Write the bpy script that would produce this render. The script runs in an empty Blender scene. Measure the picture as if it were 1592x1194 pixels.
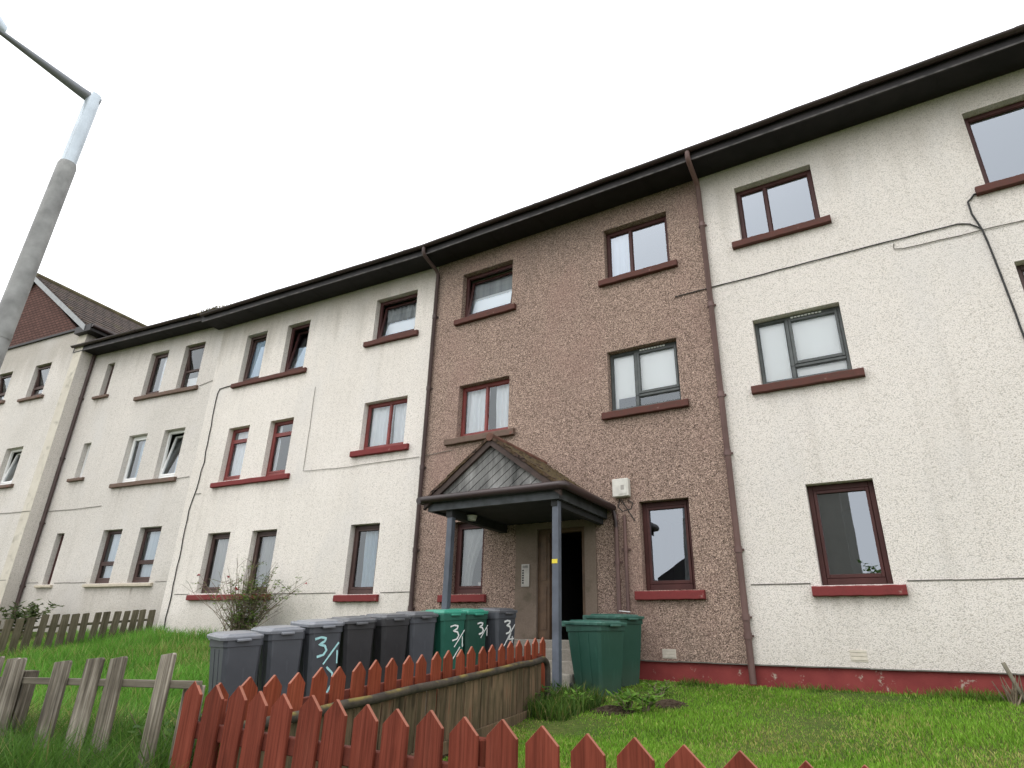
import bpy, math, random
import numpy as np
from mathutils import Vector, Matrix
random.seed(7); rng = np.random.default_rng(11)
sc = bpy.context.scene; COL = sc.collection
R = math.radians; PI = math.pi
sin, cos = math.sin, math.cos

# ------------------------------------------------------------------ helpers
class MB:
    def __init__(s): s.v = []; s.f = []; s.sm = []
    def add(s, vs, fs, smooth=False):
        b = len(s.v); s.v += [tuple(p) for p in vs]
        for f in fs: s.f.append(tuple(b + i for i in f)); s.sm.append(smooth)
        return s
    def quad(s, a, b, c, d): return s.add([a, b, c, d], [(0, 1, 2, 3)])
    def hexa(s, p, smooth=False):   # 8 points: bottom ring 0-3, top ring 4-7
        return s.add(p, [(3, 2, 1, 0), (4, 5, 6, 7), (0, 1, 5, 4), (1, 2, 6, 5), (2, 3, 7, 6), (3, 0, 4, 7)], smooth)
    def box(s, x0, x1, y0, y1, z0, z1, T=None):
        p = [(x0, y0, z0), (x1, y0, z0), (x1, y1, z0), (x0, y1, z0), (x0, y0, z1), (x1, y0, z1), (x1, y1, z1), (x0, y1, z1)]
        if T: p = [T(*q) for q in p]
        return s.hexa(p)
    def cbox(s, x0, x1, y0, y1, z0, z1, c=.008, T=None):   # box with chamfered long edges, seen from all sides
        def ring(z, i): return [(x0+i, y0, z), (x1-i, y0, z), (x1, y0+i, z), (x1, y1-i, z), (x1-i, y1, z), (x0+i, y1, z), (x0, y1-i, z), (x0, y0+i, z)]
        def inner(z): return [(x0+c, y0+c, z)] * 0 + [(min(max(px, x0+c), x1-c), min(max(py, y0+c), y1-c), z) for px, py, _ in ring(z, c)]
        p = inner(z0) + ring(z0+c, c) + ring(z1-c, c) + inner(z1)
        fs = [tuple(reversed(range(8)))]
        for k in range(3):
            for i in range(8): j = (i+1) % 8; fs.append((k*8+i, k*8+j, k*8+8+j, k*8+8+i))
        fs.append(tuple(range(24, 32)))
        if T: p = [T(*q) for q in p]
        return s.add(p, fs)
    def prism(s, poly, y0, y1, T=None):   # polygon in x,z pushed along y
        n = len(poly); p = [(x, y0, z) for x, z in poly] + [(x, y1, z) for x, z in poly]
        if T: p = [T(*q) for q in p]
        fs = [tuple(range(n)), tuple(reversed(range(n, 2*n)))]
        for i in range(n): j = (i+1) % n; fs.append((j, i, n+i, n+j))
        return s.add(p, fs)
    def tube(s, pts, r, n=8, cap=True):
        P = [Vector(p) for p in pts]; rr = r if hasattr(r, '__len__') else [r]*len(P)
        vs = []; up = None
        for i, p in enumerate(P):
            t = (P[min(i+1, len(P)-1)] - P[max(i-1, 0)]).normalized()
            if up is None: up = Vector((0, 0, 1)) if abs(t.z) < .9 else Vector((1, 0, 0))
            a = t.cross(up).normalized(); b = a.cross(t).normalized(); up = b
            for k in range(n): an = 2*PI*k/n; vs.append(p + (a*cos(an) + b*sin(an))*rr[i])
        fs = []
        for i in range(len(P)-1):
            for k in range(n): k2 = (k+1) % n; fs.append((i*n+k, i*n+k2, i*n+n+k2, i*n+n+k))
        s.add(vs, fs, True)
        if cap: m = (len(P)-1)*n; s.add(vs[:n], [tuple(reversed(range(n)))]); s.add(vs[m:], [tuple(range(n))])
        return s
    def build(s, name, mat, parent=None, off=(0, 0, 0)):
        me = bpy.data.meshes.new(name)
        ox, oy, oz = off
        me.from_pydata([(x-ox, y-oy, z-oz) for x, y, z in s.v], [], s.f); me.update()
        if any(s.sm): me.polygons.foreach_set('use_smooth', s.sm)
        o = bpy.data.objects.new(name, me); COL.objects.link(o)
        for m in (mat if isinstance(mat, (list, tuple)) else [mat]): me.materials.append(m)
        if parent: o.parent = parent
        return o
def tag(o, label=None, cat=None, group=None, kind=None):
    if label: o['label'] = label
    if cat: o['category'] = cat
    if group: o['group'] = group
    if kind: o['kind'] = kind
    return o
def empty(name, loc, rot=(0, 0, 0), **k):
    o = bpy.data.objects.new(name, None); COL.objects.link(o); o.location = loc; o.rotation_euler = rot; o.empty_display_size = .2
    return tag(o, **k)
def copy_obj(o, parent=None):
    c = o.copy(); COL.objects.link(c); c.parent = parent; return c
def copy_tree(o, parent=None):
    c = copy_obj(o, parent)
    for ch in list(o.children): copy_tree(ch, c)
    return c

# ------------------------------------------------------------------ materials
def srgb(r, g, b):
    f = lambda c: c/12.92 if c <= .04045 else ((c+.055)/1.055)**2.4
    return (f(r/255), f(g/255), f(b/255), 1)
class NT:
    def __init__(s, name):
        s.m = bpy.data.materials.new(name); s.m.use_nodes = True; s.t = s.m.node_tree; s.t.nodes.clear()
        s.out = s.n('ShaderNodeOutputMaterial'); s.b = s.n('ShaderNodeBsdfPrincipled'); s.l(s.b.outputs[0], s.out.inputs[0])
        s.b.inputs['Roughness'].default_value = .8
        s.tc = s.n('ShaderNodeTexCoord').outputs['Object']
    def n(s, ty, **k):
        x = s.t.nodes.new(ty)
        for a, v in k.items(): setattr(x, a, v)
        return x
    def l(s, a, b): s.t.links.new(a, b)
    def put(s, sock, v):
        if hasattr(v, 'is_output') or isinstance(v, bpy.types.NodeSocket): s.l(v, sock)
        else: sock.default_value = v
    def mapping(s, scale, src=None, rot=(0, 0, 0)):
        m = s.n('ShaderNodeMapping'); m.inputs['Scale'].default_value = scale; m.inputs['Rotation'].default_value = rot; s.l(src or s.tc, m.inputs[0]); return m.outputs[0]
    def noise(s, scale, detail=4, vec=None, rough=.55, color=False):
        x = s.n('ShaderNodeTexNoise'); x.inputs['Scale'].default_value = scale; x.inputs['Detail'].default_value = detail; x.inputs['Roughness'].default_value = rough
        s.l(vec or s.tc, x.inputs['Vector']); return x.outputs['Color' if color else 'Fac']
    def voro(s, scale, vec=None, feature='F1', out='Distance'):
        x = s.n('ShaderNodeTexVoronoi', feature=feature); x.inputs['Scale'].default_value = scale; s.l(vec or s.tc, x.inputs['Vector']); return x.outputs[out]
    def ramp(s, fac, stops):
        x = s.n('ShaderNodeValToRGB'); e = x.color_ramp.elements
        while len(e) < len(stops): e.new(.5)
        for i, (p, c) in enumerate(stops): e[i].position = p; e[i].color = c if hasattr(c, '__len__') else (c, c, c, 1)
        s.l(fac, x.inputs[0]); return x.outputs[0]
    def mix(s, fac, a, b, mode='MIX'):
        x = s.n('ShaderNodeMix', data_type='RGBA', blend_type=mode); s.put(x.inputs[0], fac); s.put(x.inputs[6], a); s.put(x.inputs[7], b); return x.outputs[2]
    def math(s, op, a, b=0., clamp=False):
        x = s.n('ShaderNodeMath', operation=op, use_clamp=clamp); s.put(x.inputs[0], a); s.put(x.inputs[1], b); return x.outputs[0]
    def xyz(s, src=None):
        x = s.n('ShaderNodeSeparateXYZ'); s.l(src or s.tc, x.inputs[0]); return x.outputs
    def bump(s, h, strength=.5, dist=.01):
        x = s.n('ShaderNodeBump'); x.inputs['Strength'].default_value = strength; x.inputs['Distance'].default_value = dist; s.l(h, x.inputs['Height']); s.l(x.outputs[0], s.b.inputs['Normal'])
    def done(s, col=None, rough=None, spec=None, metal=None):
        if col is not None: s.put(s.b.inputs['Base Color'], col)
        if rough is not None: s.put(s.b.inputs['Roughness'], rough)
        if spec is not None: s.b.inputs['Specular IOR Level'].default_value = spec
        if metal is not None: s.b.inputs['Metallic'].default_value = metal
        return s.m
def C4(r, g, b): return (r, g, b, 1)
def simple(name, c, rough=.6, var=.18, scale=6, bump=0, spec=.4, metal=0):
    t = NT(name); d = tuple(x*(1-var) for x in c) + (1,); u = tuple(min(1, x*(1+var)) for x in c) + (1,)
    n = t.noise(scale, 6); col = t.ramp(n, [(.3, d), (.7, u)])
    if bump: t.bump(t.noise(scale*9, 3), bump, .004)
    return t.done(col, rough, spec, metal)

def dirt_layer(t, col):
    a = t.n('ShaderNodeVertexColor', layer_name='dirt'); d = t.xyz(a.outputs[0])[0]
    n = t.noise(1., 5, t.mapping((9, 9, .8))); f = t.math('MULTIPLY', d, t.ramp(n, [(.3, .35), (.65, 1.)]))
    return t.mix(f, col, C4(.17, .135, .10))
def roughcast(name, base, dark, cells, scale, speck, bump, ztop, zbot, stain=C4(.20, .17, .13), eave=.5, low=.35, tint=C4(.60, .58, .57), tint_amt=.35):
    t = NT(name); x, y, z = t.xyz()
    big = t.noise(.35, 5); mid = t.noise(2.2, 6)
    col = t.mix(t.ramp(big, [(.35, 0), (.68, 1)]), base, dark)
    col = t.mix(t.math('MULTIPLY', t.ramp(mid, [(.5, 0), (.75, 1)]), .25), col, dark)
    vc = t.voro(scale, out='Color'); cell = t.xyz(vc)[0]
    peb = t.ramp(cell, cells)
    wd = t.voro(scale, out='Distance')
    col = t.mix(speck, col, peb, 'MULTIPLY')
    col = t.mix(t.ramp(wd, [(.5, 0), (.85, .5)]), col, tuple(c*.35 for c in dark[:3]) + (1,))
    streak = t.noise(1., 6, t.mapping((3.2, 3.2, .16)))
    blot = t.noise(1.1, 5)
    # soft grime under the eaves and along the foot of the wall
    top = t.math('MULTIPLY', t.ramp(t.math('ADD', z, t.math('MULTIPLY', t.math('SUBTRACT', streak, .5), 1.6)), [(0, 0), (1, 1)]), 1.)
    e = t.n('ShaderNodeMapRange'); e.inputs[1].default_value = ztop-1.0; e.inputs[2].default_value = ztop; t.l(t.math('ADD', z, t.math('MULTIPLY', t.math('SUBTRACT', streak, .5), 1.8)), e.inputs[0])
    b = t.n('ShaderNodeMapRange'); b.inputs[1].default_value = zbot+1.3; b.inputs[2].default_value = zbot; t.l(t.math('ADD', z, t.math('MULTIPLY', t.math('SUBTRACT', blot, .5), 1.8)), b.inputs[0])
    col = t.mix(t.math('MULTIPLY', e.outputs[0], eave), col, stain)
    col = t.mix(t.math('MULTIPLY', b.outputs[0], low), col, stain)
    col = t.mix(t.math('MULTIPLY', t.ramp(streak, [(.56, 0), (.8, 1)]), .15), col, stain)
    col = t.mix(t.math('MULTIPLY', t.ramp(t.noise(.55, 3, t.mapping((1.3, 1.3, .8))), [(.52, 0), (.7, 1)]), tint_amt), col, tint)
    col = dirt_layer(t, col)
    hb = t.math('ADD', t.math('MULTIPLY', t.math('SUBTRACT', 1., wd), .7), t.math('MULTIPLY', t.noise(scale*1.7, 2), .6))
    t.bump(hb, bump, .012)
    return t.done(col, .95, .15)

SPECK = [(0, C4(.50, .48, .44)), (.10, C4(.80, .78, .74)), (.22, C4(.96, .955, .94)), (.8, C4(1, 1, 1)), (1, C4(1.06, 1.06, 1.05))]
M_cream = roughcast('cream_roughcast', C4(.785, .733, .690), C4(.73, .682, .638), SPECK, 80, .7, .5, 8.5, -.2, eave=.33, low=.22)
M_cream_l = roughcast('cream_roughcast_grimy', C4(.835, .782, .735), C4(.755, .705, .655), SPECK, 76, .65, .45, 8.5, .0, eave=.45, low=.3)
M_cream_f = roughcast('cream_roughcast_far', C4(.715, .67, .63), C4(.61, .575, .54), SPECK, 70, .65, .4, 8.7, .3, eave=.4, low=.4)
M_brown = roughcast('brown_roughcast', C4(.425, .315, .262), C4(.375, .275, .232), [(0, C4(.16, .14, .13)), (.22, C4(.45, .42, .40)), (.5, C4(.85, .83, .81)), (.88, C4(1.2, 1.2, 1.18)), (1, C4(1.9, 1.9, 1.86))], 82, 1., .9, 8.5, -.2, C4(.15, .125, .105), eave=.3, low=.25, tint=C4(.33, .21, .18), tint_amt=.4)
def plinth_mat():
    t = NT('red_plinth_paint'); n = t.noise(5, 8, rough=.7); x, y, z = t.xyz()
    low = t.n('ShaderNodeMapRange'); low.inputs[1].default_value = -.26; low.inputs[2].default_value = -.42; t.l(z, low.inputs[0])
    f = t.ramp(t.math('ADD', n, t.math('MULTIPLY', low.outputs[0], .22)), [(.61, 0), (.665, 1)])
    col = t.mix(t.ramp(t.noise(3, 5), [(.3, 0), (.7, 1)]), C4(.17, .028, .028), C4(.24, .045, .042))
    col = t.mix(f, col, C4(.36, .30, .25)); t.bump(t.noise(60, 4), .4, .006); return t.done(col, .75, .25)
M_plinth = plinth_mat()
def sill_mat(name, paint, worn, thr, dark):
    t = NT(name); n = t.noise(7, 7, rough=.68); col = t.mix(t.ramp(n, [(thr, 0), (thr+.07, 1)]), paint, worn)
    col = t.mix(t.math('MULTIPLY', t.ramp(t.noise(17, 5), [(.5, 0), (.75, 1)]), .6), col, dark); t.bump(t.noise(55, 4), .35, .005); return t.done(col, .8, .25)
M_sill_red = sill_mat('sill_red_paint', C4(.185, .034, .034), C4(.34, .22, .19), .66, C4(.13, .03, .03))
M_sill_worn = sill_mat('sill_worn_paint', C4(.105, .042, .034), C4(.28, .20, .17), .68, C4(.06, .042, .034))
M_sill_old = sill_mat('sill_mossy_stone', C4(.15, .10, .078), C4(.2, .07, .055), .6, C4(.07, .065, .05))
M_sill_cream = sill_mat('sill_cream_paint', C4(.52, .46, .37), C4(.40, .36, .3), .6, C4(.27, .24, .19))
M_mahog = simple('mahogany_frame', (.062, .021, .019), .5, .25, 3, 0, .3)
M_redfr = simple('red_frame', (.185, .036, .032), .45, .25, 3, 0, .4)
M_brfr = simple('brown_frame', (.068, .038, .033), .5, .25, 3, 0, .35)
M_grey_fr = simple('grey_frame', (.075, .083, .083), .45, .25, 9, 0, .4)
M_white_fr = simple('white_frame', (.78, .78, .77), .4, .05, 3)
def glass_mat(name, tint, gain, gl):
    t = NT(name); t.t.nodes.remove(t.b)
    tr = t.n('ShaderNodeBsdfTransparent'); tr.inputs[0].default_value = tint
    g = t.n('ShaderNodeBsdfGlossy'); g.inputs['Roughness'].default_value = .004; g.inputs['Color'].default_value = gl
    bp = t.n('ShaderNodeBump'); bp.inputs['Strength'].default_value = .012; bp.inputs['Distance'].default_value = .02; t.l(t.noise(2.2, 1), bp.inputs['Height']); t.l(bp.outputs[0], g.inputs['Normal'])
    fr = t.n('ShaderNodeFresnel'); fr.inputs[0].default_value = 1.5
    f = t.math('MULTIPLY', fr.outputs[0], gain, True)
    mx = t.n('ShaderNodeMixShader'); t.l(f, mx.inputs[0]); t.l(tr.outputs[0], mx.inputs[1]); t.l(g.outputs[0], mx.inputs[2]); t.l(mx.outputs[0], t.out.inputs[0])
    return t.m
M_glass = glass_mat('window_glass', C4(.95, .97, .98), 2.3, C4(.80, .90, 1.0))
M_glass_clear = glass_mat('window_glass_dressed', C4(.99, .995, 1), 2.3, C4(.92, .97, 1.0))
M_glass_hi = glass_mat('window_glass_upper', C4(.7, .74, .78), 6.0, C4(.84, .91, 1.0))
def cloth(name, a, b, sc_=9):
    t = NT(name); n = t.noise(1., 4, t.mapping((sc_, 1, .4))); return t.done(t.ramp(n, [(.3, a), (.7, b)]), .9, .1)
M_curtain = cloth('curtain_white', C4(.80, .84, .88), C4(.92, .94, .96))
M_blind = simple('blind_white', (.97, .98, .97), .6, .03, 2)
M_net = cloth('curtain_net_grey', C4(.34, .35, .35), C4(.5, .51, .5), 12)
M_dark_reflect = simple('blind_taupe', (.17, .165, .15), .8, .06, 2)
M_bluec = cloth('curtain_blue', C4(.36, .47, .56), C4(.62, .72, .79), 14)
M_board = simple('grey_blue_board', (.135, .15, .185), .6, .1, 3)
M_slot = simple('vent_pale', (.75, .76, .74), .6, .1, 9)
M_inside = simple('room_paint', (.35, .33, .3), .9, .08, 1)
M_soffit = simple('soffit_dark', (.013, .011, .012), .7, .3, 3, .1, .3)
M_fascia = simple('fascia_dark', (.014, .011, .011), .55, .5, 2.5, .2, .4)
M_fedge = simple('fascia_edge_peeling', (.07, .063, .062), .7, .75, 5, .1)
def gutter_mat():
    t = NT('gutter_brown'); n = t.noise(1.6, 6); col = t.ramp(n, [(.3, C4(.022, .013, .013)), (.6, C4(.038, .021, .020)), (.85, C4(.032, .028, .024))])
    return t.done(col, .45, .5)
M_gutter = gutter_mat()
M_pipe = simple('downpipe_brown', (.135, .078, .070), .5, .2, 2, 0, .4)
M_pipe_d = simple('downpipe_dark', (.075, .048, .045), .5, .2, 2, 0, .4)
M_cable = simple('cable_black', (.02, .02, .02), .6, .1, 3)
M_cable_g = simple('cable_grey', (.16, .15, .13), .7, .1, 3)
M_bead = simple('movement_bead', (.13, .12, .105), .8, .4, 4)
def tile_mat(name, a, b, moss, mossamt, sx, sy, src_rot=(0, 0, 0)):
    t = NT(name); v = t.mapping((sx, sx, sy), rot=src_rot)
    br = t.n('ShaderNodeTexBrick'); br.inputs['Scale'].default_value = 1; br.inputs['Mortar Size'].default_value = .03; br.inputs['Brick Width'].default_value = .5; br.inputs['Row Height'].default_value = .25
    br.inputs['Color1'].default_value = a; br.inputs['Color2'].default_value = b; br.inputs['Mortar'].default_value = tuple(c*.3 for c in a[:3]) + (1,)
    # brick texture works in x,y: swing x,z into x,y
    cb = t.n('ShaderNodeCombineXYZ'); x, y, z = t.xyz(v); t.l(t.math('ADD', x, y), cb.inputs[0]); t.l(z, cb.inputs[1]); t.l(cb.outputs[0], br.inputs['Vector'])
    m = t.ramp(t.noise(2.3, 7, rough=.65), [(.62-mossamt, 0), (.72-mossamt*.6, 1)])
    col = t.mix(m, br.outputs['Color'], t.ramp(t.noise(22, 4), [(.3, moss[0]), (.7, moss[1])]))
    t.bump(t.math('ADD', br.outputs['Fac'], t.math('MULTIPLY', m, t.noise(60, 4))), -.6, .02); return t.done(col, .9, .2)
MOSS = (C4(.035, .036, .015), C4(.10, .085, .035))
M_tilehang = tile_mat('hung_tiles_red', C4(.10, .05, .042), C4(.135, .068, .056), (C4(.08, .04, .032), C4(.11, .055, .045)), 0, 2.2, 2.2)
M_rooftile = tile_mat('roof_tiles_brown', C4(.055, .042, .036), C4(.085, .06, .05), MOSS, .05, 1.6, 1.6)
M_porchtile = tile_mat('porch_tiles_mossy', C4(.065, .042, .034), C4(.09, .056, .045), (C4(.032, .022, .011), C4(.10, .065, .030)), .22, 1.8, 2.2)
def board_mat():
    t = NT('weathered_boards'); n = t.noise(1., 6, t.mapping((3.5, 1, 1.2))); col = t.ramp(n, [(.34, C4(.035, .036, .036)), (.48, C4(.16, .158, .154)), (.68, C4(.33, .325, .318))])
    g = t.noise(1., 5, t.mapping((40, 40, 1.2), rot=(0, R(-45), 0))); col = t.mix(.35, col, t.ramp(g, [(.3, .3), (.7, 1.2)]), 'MULTIPLY'); t.bump(g, .3, .004); return t.done(col, .85, .2)
M_gable = board_mat()
M_postp = simple('post_grey_paint', (.095, .108, .135), .55, .25, 4, .05)
M_underside = simple('porch_underside', (.022, .023, .024), .8, .3, 4, .05)
M_greywood = simple('grey_painted_wood', (.045, .050, .054), .6, .45, 6, .1)
def wood(name, stops, sx=22, axis='z', rough=.85, spec=.2, extra=None, vary=(.78, 1.18), knots=0):
    t = NT(name); oi = t.n('ShaderNodeObjectInfo'); off = t.n('ShaderNodeVectorMath', operation='ADD'); mul = t.n('ShaderNodeVectorMath', operation='SCALE')
    cb = t.n('ShaderNodeCombineXYZ'); t.l(oi.outputs['Random'], cb.inputs[0]); t.l(oi.outputs['Random'], cb.inputs[2]); t.l(cb.outputs[0], mul.inputs[0]); mul.inputs['Scale'].default_value = 37
    t.l(t.tc, off.inputs[0]); t.l(mul.outputs[0], off.inputs[1]); v = off.outputs[0]
    s_ = (sx, sx, 1.3) if axis == 'z' else (1.3, sx, sx)
    g = t.noise(1., 7, t.mapping(s_, v), rough=.65); big = t.noise(2.2, 4, v)
    col = t.ramp(t.math('ADD', t.math('MULTIPLY', g, .65), t.math('MULTIPLY', big, .35)), stops)
    col = t.mix(.5, col, t.ramp(oi.outputs['Random'], [(0, vary[0]), (1, vary[1])]), 'MULTIPLY')
    if knots:
        kd = t.voro(1., t.mapping((5, 5, 2.2), v)); col = t.mix(t.ramp(kd, [(.10, knots), (.2, 0)]), col, tuple(c*.5 for c in stops[0][1][:3]) + (1,))
        gr = t.noise(1., 4, t.mapping((60, 60, 1.6), v), rough=.7); col = t.mix(.55, col, t.ramp(gr, [(.35, .35), (.6, 1.25)]), 'MULTIPLY')
    if extra: col = extra(t, col, v)
    t.bump(g, .35, .004); return t.done(col, rough, spec)
def dirty_foot(t, col, v):
    z = t.xyz()[2]; m = t.n('ShaderNodeMapRange'); m.inputs[1].default_value = .45; m.inputs[2].default_value = .0; t.l(t.math('ADD', z, t.math('MULTIPLY', t.math('SUBTRACT', t.noise(6, 5, v), .5), .5)), m.inputs[0])
    return t.mix(t.math('MULTIPLY', m.outputs[0], .55), col, C4(.07, .05, .03))
M_red = wood('fence_red_stain', [(.28, C4(.12, .027, .016)), (.5, C4(.175, .042, .026)), (.74, C4(.24, .068, .044))], 16, rough=.75, spec=.1, extra=dirty_foot, vary=(.62, 1.2), knots=.35)
M_red_back = wood('fence_red_stain_bright', [(.3, C4(.17, .038, .019)), (.5, C4(.225, .053, .027)), (.72, C4(.28, .078, .042))], 16, rough=.75, spec=.1, extra=dirty_foot, vary=(.62, 1.2), knots=.35)
M_redcut = wood('fence_red_cut', [(.3, C4(.25, .085, .055)), (.7, C4(.33, .14, .095))], 16, rough=.7)
M_redrail = wood('fence_rail_red', [(.3, C4(.10, .024, .016)), (.7, C4(.16, .042, .028))], 16, 'x', .65)
M_oldback = wood('fence_weathered_back', [(.32, C4(.03, .026, .016)), (.45, C4(.10, .078, .046)), (.57, C4(.20, .135, .085)), (.66, C4(.18, .062, .034))], 15, extra=dirty_foot, vary=(.45, 1.3), knots=.6)
def old_grey_extra(t, col, v):
    z = t.xyz()[2]; m = t.n('ShaderNodeMapRange'); m.inputs[1].default_value = .7; m.inputs[2].default_value = .0; t.l(t.math('ADD', z, t.math('MULTIPLY', t.math('SUBTRACT', t.noise(5, 5, v), .5), .6)), m.inputs[0])
    return t.mix(t.math('MULTIPLY', m.outputs[0], .6), col, C4(.05, .055, .025))
M_greyfence = wood('fence_grey_bare', [(.35, C4(.045, .038, .028)), (.48, C4(.16, .137, .107)), (.62, C4(.40, .36, .30))], 26, extra=old_grey_extra, vary=(.7, 1.2), knots=.8)
M_greyfence2 = wood('fence_olive_bare', [(.28, C4(.065, .058, .038)), (.5, C4(.145, .125, .085)), (.72, C4(.25, .222, .17))], 20, extra=old_grey_extra, vary=(.65, 1.2), knots=.5)
M_greyrail = wood('fence_grey_rail', [(.3, C4(.05, .043, .03)), (.7, C4(.22, .195, .155))], 24, 'x')
def rail_mat():
    t = NT('handrail_mossy'); n = t.ramp(t.noise(4, 6), [(.48, 0), (.6, 1)]); z = t.n('ShaderNodeNewGeometry'); up = t.xyz(z.outputs['Normal'])[2]
    f = t.math('MULTIPLY', n, t.ramp(up, [(.3, 0), (.8, 1)])); t.bump(t.noise(40, 4), .5, .006)
    return t.done(t.mix(f, t.ramp(t.noise(9, 4), [(.3, C4(.028, .024, .02)), (.7, C4(.075, .06, .045))]), C4(.17, .13, .035)), .8, .3)
M_rail = rail_mat()
def plastic(name, c, scuff, rough=.5):
    t = NT(name); oi = t.n('ShaderNodeObjectInfo'); n = t.noise(2.2, 6, rough=.6); n2 = t.noise(1., 6, t.mapping((14, 14, 2.5)))
    col = t.mix(t.ramp(n, [(.35, 0), (.75, 1)]), c, scuff); col = t.mix(t.math('MULTIPLY', t.ramp(n2, [(.58, 0), (.75, 1)]), .4), col, tuple(x*1.7 for x in scuff[:3]) + (1,))
    x = t.xyz()[2]; dm = t.n('ShaderNodeMapRange'); dm.inputs[1].default_value = .4; dm.inputs[2].default_value = 0; t.l(x, dm.inputs[0])
    col = t.mix(t.math('MULTIPLY', dm.outputs[0], .35), col, C4(.08, .065, .045))
    t.bump(t.noise(45, 3), .12, .003)
    return t.done(col, t.math('ADD', t.math('MULTIPLY', n, .25), rough-.1), .45)
M_bin_grey = plastic('bin_grey', C4(.052, .057, .068), C4(.072, .078, .090))
M_bin_black = plastic('bin_charcoal', C4(.020, .020, .023), C4(.033, .033, .036))
M_bin_green = plastic('bin_green', C4(.011, .058, .040), C4(.022, .078, .056))
M_bin_green2 = plastic('bin_bright_green', C4(.008, .085, .058), C4(.016, .115, .08))
M_lid_grey = plastic('bin_lid_grey', C4(.13, .14, .16), C4(.27, .28, .31), .30)
M_lid_dark = plastic('bin_lid_charcoal', C4(.05, .052, .058), C4(.17, .175, .19), .30)
M_lid_green = plastic('bin_lid_green', C4(.022, .085, .064), C4(.065, .155, .125), .30)
M_lid_green2 = plastic('bin_lid_bright_green', C4(.016, .19, .125), C4(.08, .33, .245), .30)
M_rubber = simple('wheel_rubber', (.018, .018, .018), .7, .2, 8)
M_chalk = simple('marker_white', (.78, .8, .79), .8, .06, 40)
M_chalk_t = simple('marker_teal', (.40, .70, .72), .8, .12, 40)
M_lampgrey = simple('lamp_post_grey', (.26, .26, .258), .6, .38, 5, .25, .35)
M_lampgalv = simple('lamp_galvanised', (.50, .56, .62), .38, .13, 6, 0, .5, .3)
M_lampdark = simple('lamp_arm_grey', (.20, .21, .23), .5, .15, 5, 0, .5, .3)
M_lens = simple('lamp_lens', (.6, .62, .66), .3, .05, 3)
def concrete(name, a, b):
    t = NT(name); col = t.ramp(t.math('ADD', t.math('MULTIPLY', t.noise(1.4, 6), .6), t.math('MULTIPLY', t.noise(40, 3), .4)), [(.35, a), (.65, b)])
    col = t.mix(t.math('MULTIPLY', t.ramp(t.noise(3, 6), [(.55, 0), (.7, 1)]), .4), col, C4(.06, .06, .035)); t.bump(t.noise(70, 4), .3, .006); return t.done(col, .9, .2)
M_conc = concrete('concrete_path', C4(.19, .175, .15), C4(.31, .29, .255))
M_step = concrete('step_concrete', C4(.22, .2, .17), C4(.36, .33, .29))
M_smooth = concrete('smooth_render_tan', C4(.15, .115, .09), C4(.22, .17, .135))
M_quoin = concrete('render_margin_tan', C4(.50, .455, .385), C4(.64, .595, .52))
M_asph = concrete('asphalt', C4(.045, .045, .046), C4(.06, .06, .06))
def ground_mat():
    t = NT('soil_and_turf'); n = t.noise(.9, 6); f = t.noise(18, 5)
    col = t.mix(t.ramp(n, [(.4, 0), (.65, 1)]), t.ramp(f, [(.3, C4(.035, .060, .012)), (.7, C4(.075, .115, .025))]), t.ramp(f, [(.3, C4(.06, .075, .02)), (.7, C4(.12, .125, .04))]))
    t.bump(f, .6, .02); return t.done(col, .95, .1)
M_ground = ground_mat()
M_soil = concrete('bare_soil', C4(.035, .024, .016), C4(.085, .06, .042))
def leafmat(name, tint=1., spec=.25):
    t = NT(name); a = t.n('ShaderNodeVertexColor', layer_name='tint'); t.l(a.outputs[0], t.b.inputs['Base Color']); t.b.inputs['Roughness'].default_value = .6; t.b.inputs['Specular IOR Level'].default_value = spec
    tl = t.n('ShaderNodeBsdfTranslucent'); t.l(a.outputs[0], tl.inputs[0]); mx = t.n('ShaderNodeMixShader'); mx.inputs[0].default_value = .35
    t.l(t.b.outputs[0], mx.inputs[1]); t.l(tl.outputs[0], mx.inputs[2]); t.l(mx.outputs[0], t.out.inputs[0]); return t.m
M_blade = leafmat('grass_blades'); M_leaf = leafmat('leaf')
M_stem = simple('twig_bark', (.19, .15, .105), .85, .3, 12)
M_petal = simple('rose_red', (.45, .03, .04), .6, .2, 20)
M_door = simple('door_brown', (.10, .058, .032), .55, .35, 5, .1)
M_hall_gloom = simple('door_dark', (.02, .018, .016), .6, .2, 5)
M_steel = simple('intercom_steel', (.34, .32, .29), .4, .12, 9, 0, .5, .3)
M_cream_p = simple('meter_box_white', (.62, .60, .55), .55, .12, 9)
M_yellow = simple('sticker_yellow', (.75, .60, .05), .5, .08, 9)
M_vent = simple('air_brick_pale', (.52, .47, .41), .9, .14, 14, .3)
M_vent_c = simple('air_brick_cream', (.6, .55, .47), .9, .1, 14, .3)
M_black = simple('dark_gap', (.012, .012, .012), .9, .1, 3)
M_housewall = simple('house_render', (.26, .24, .21), .9, .1, 2)
M_foam = simple('paper_white', (.8, .8, .8), .7, .05, 9)

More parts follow.
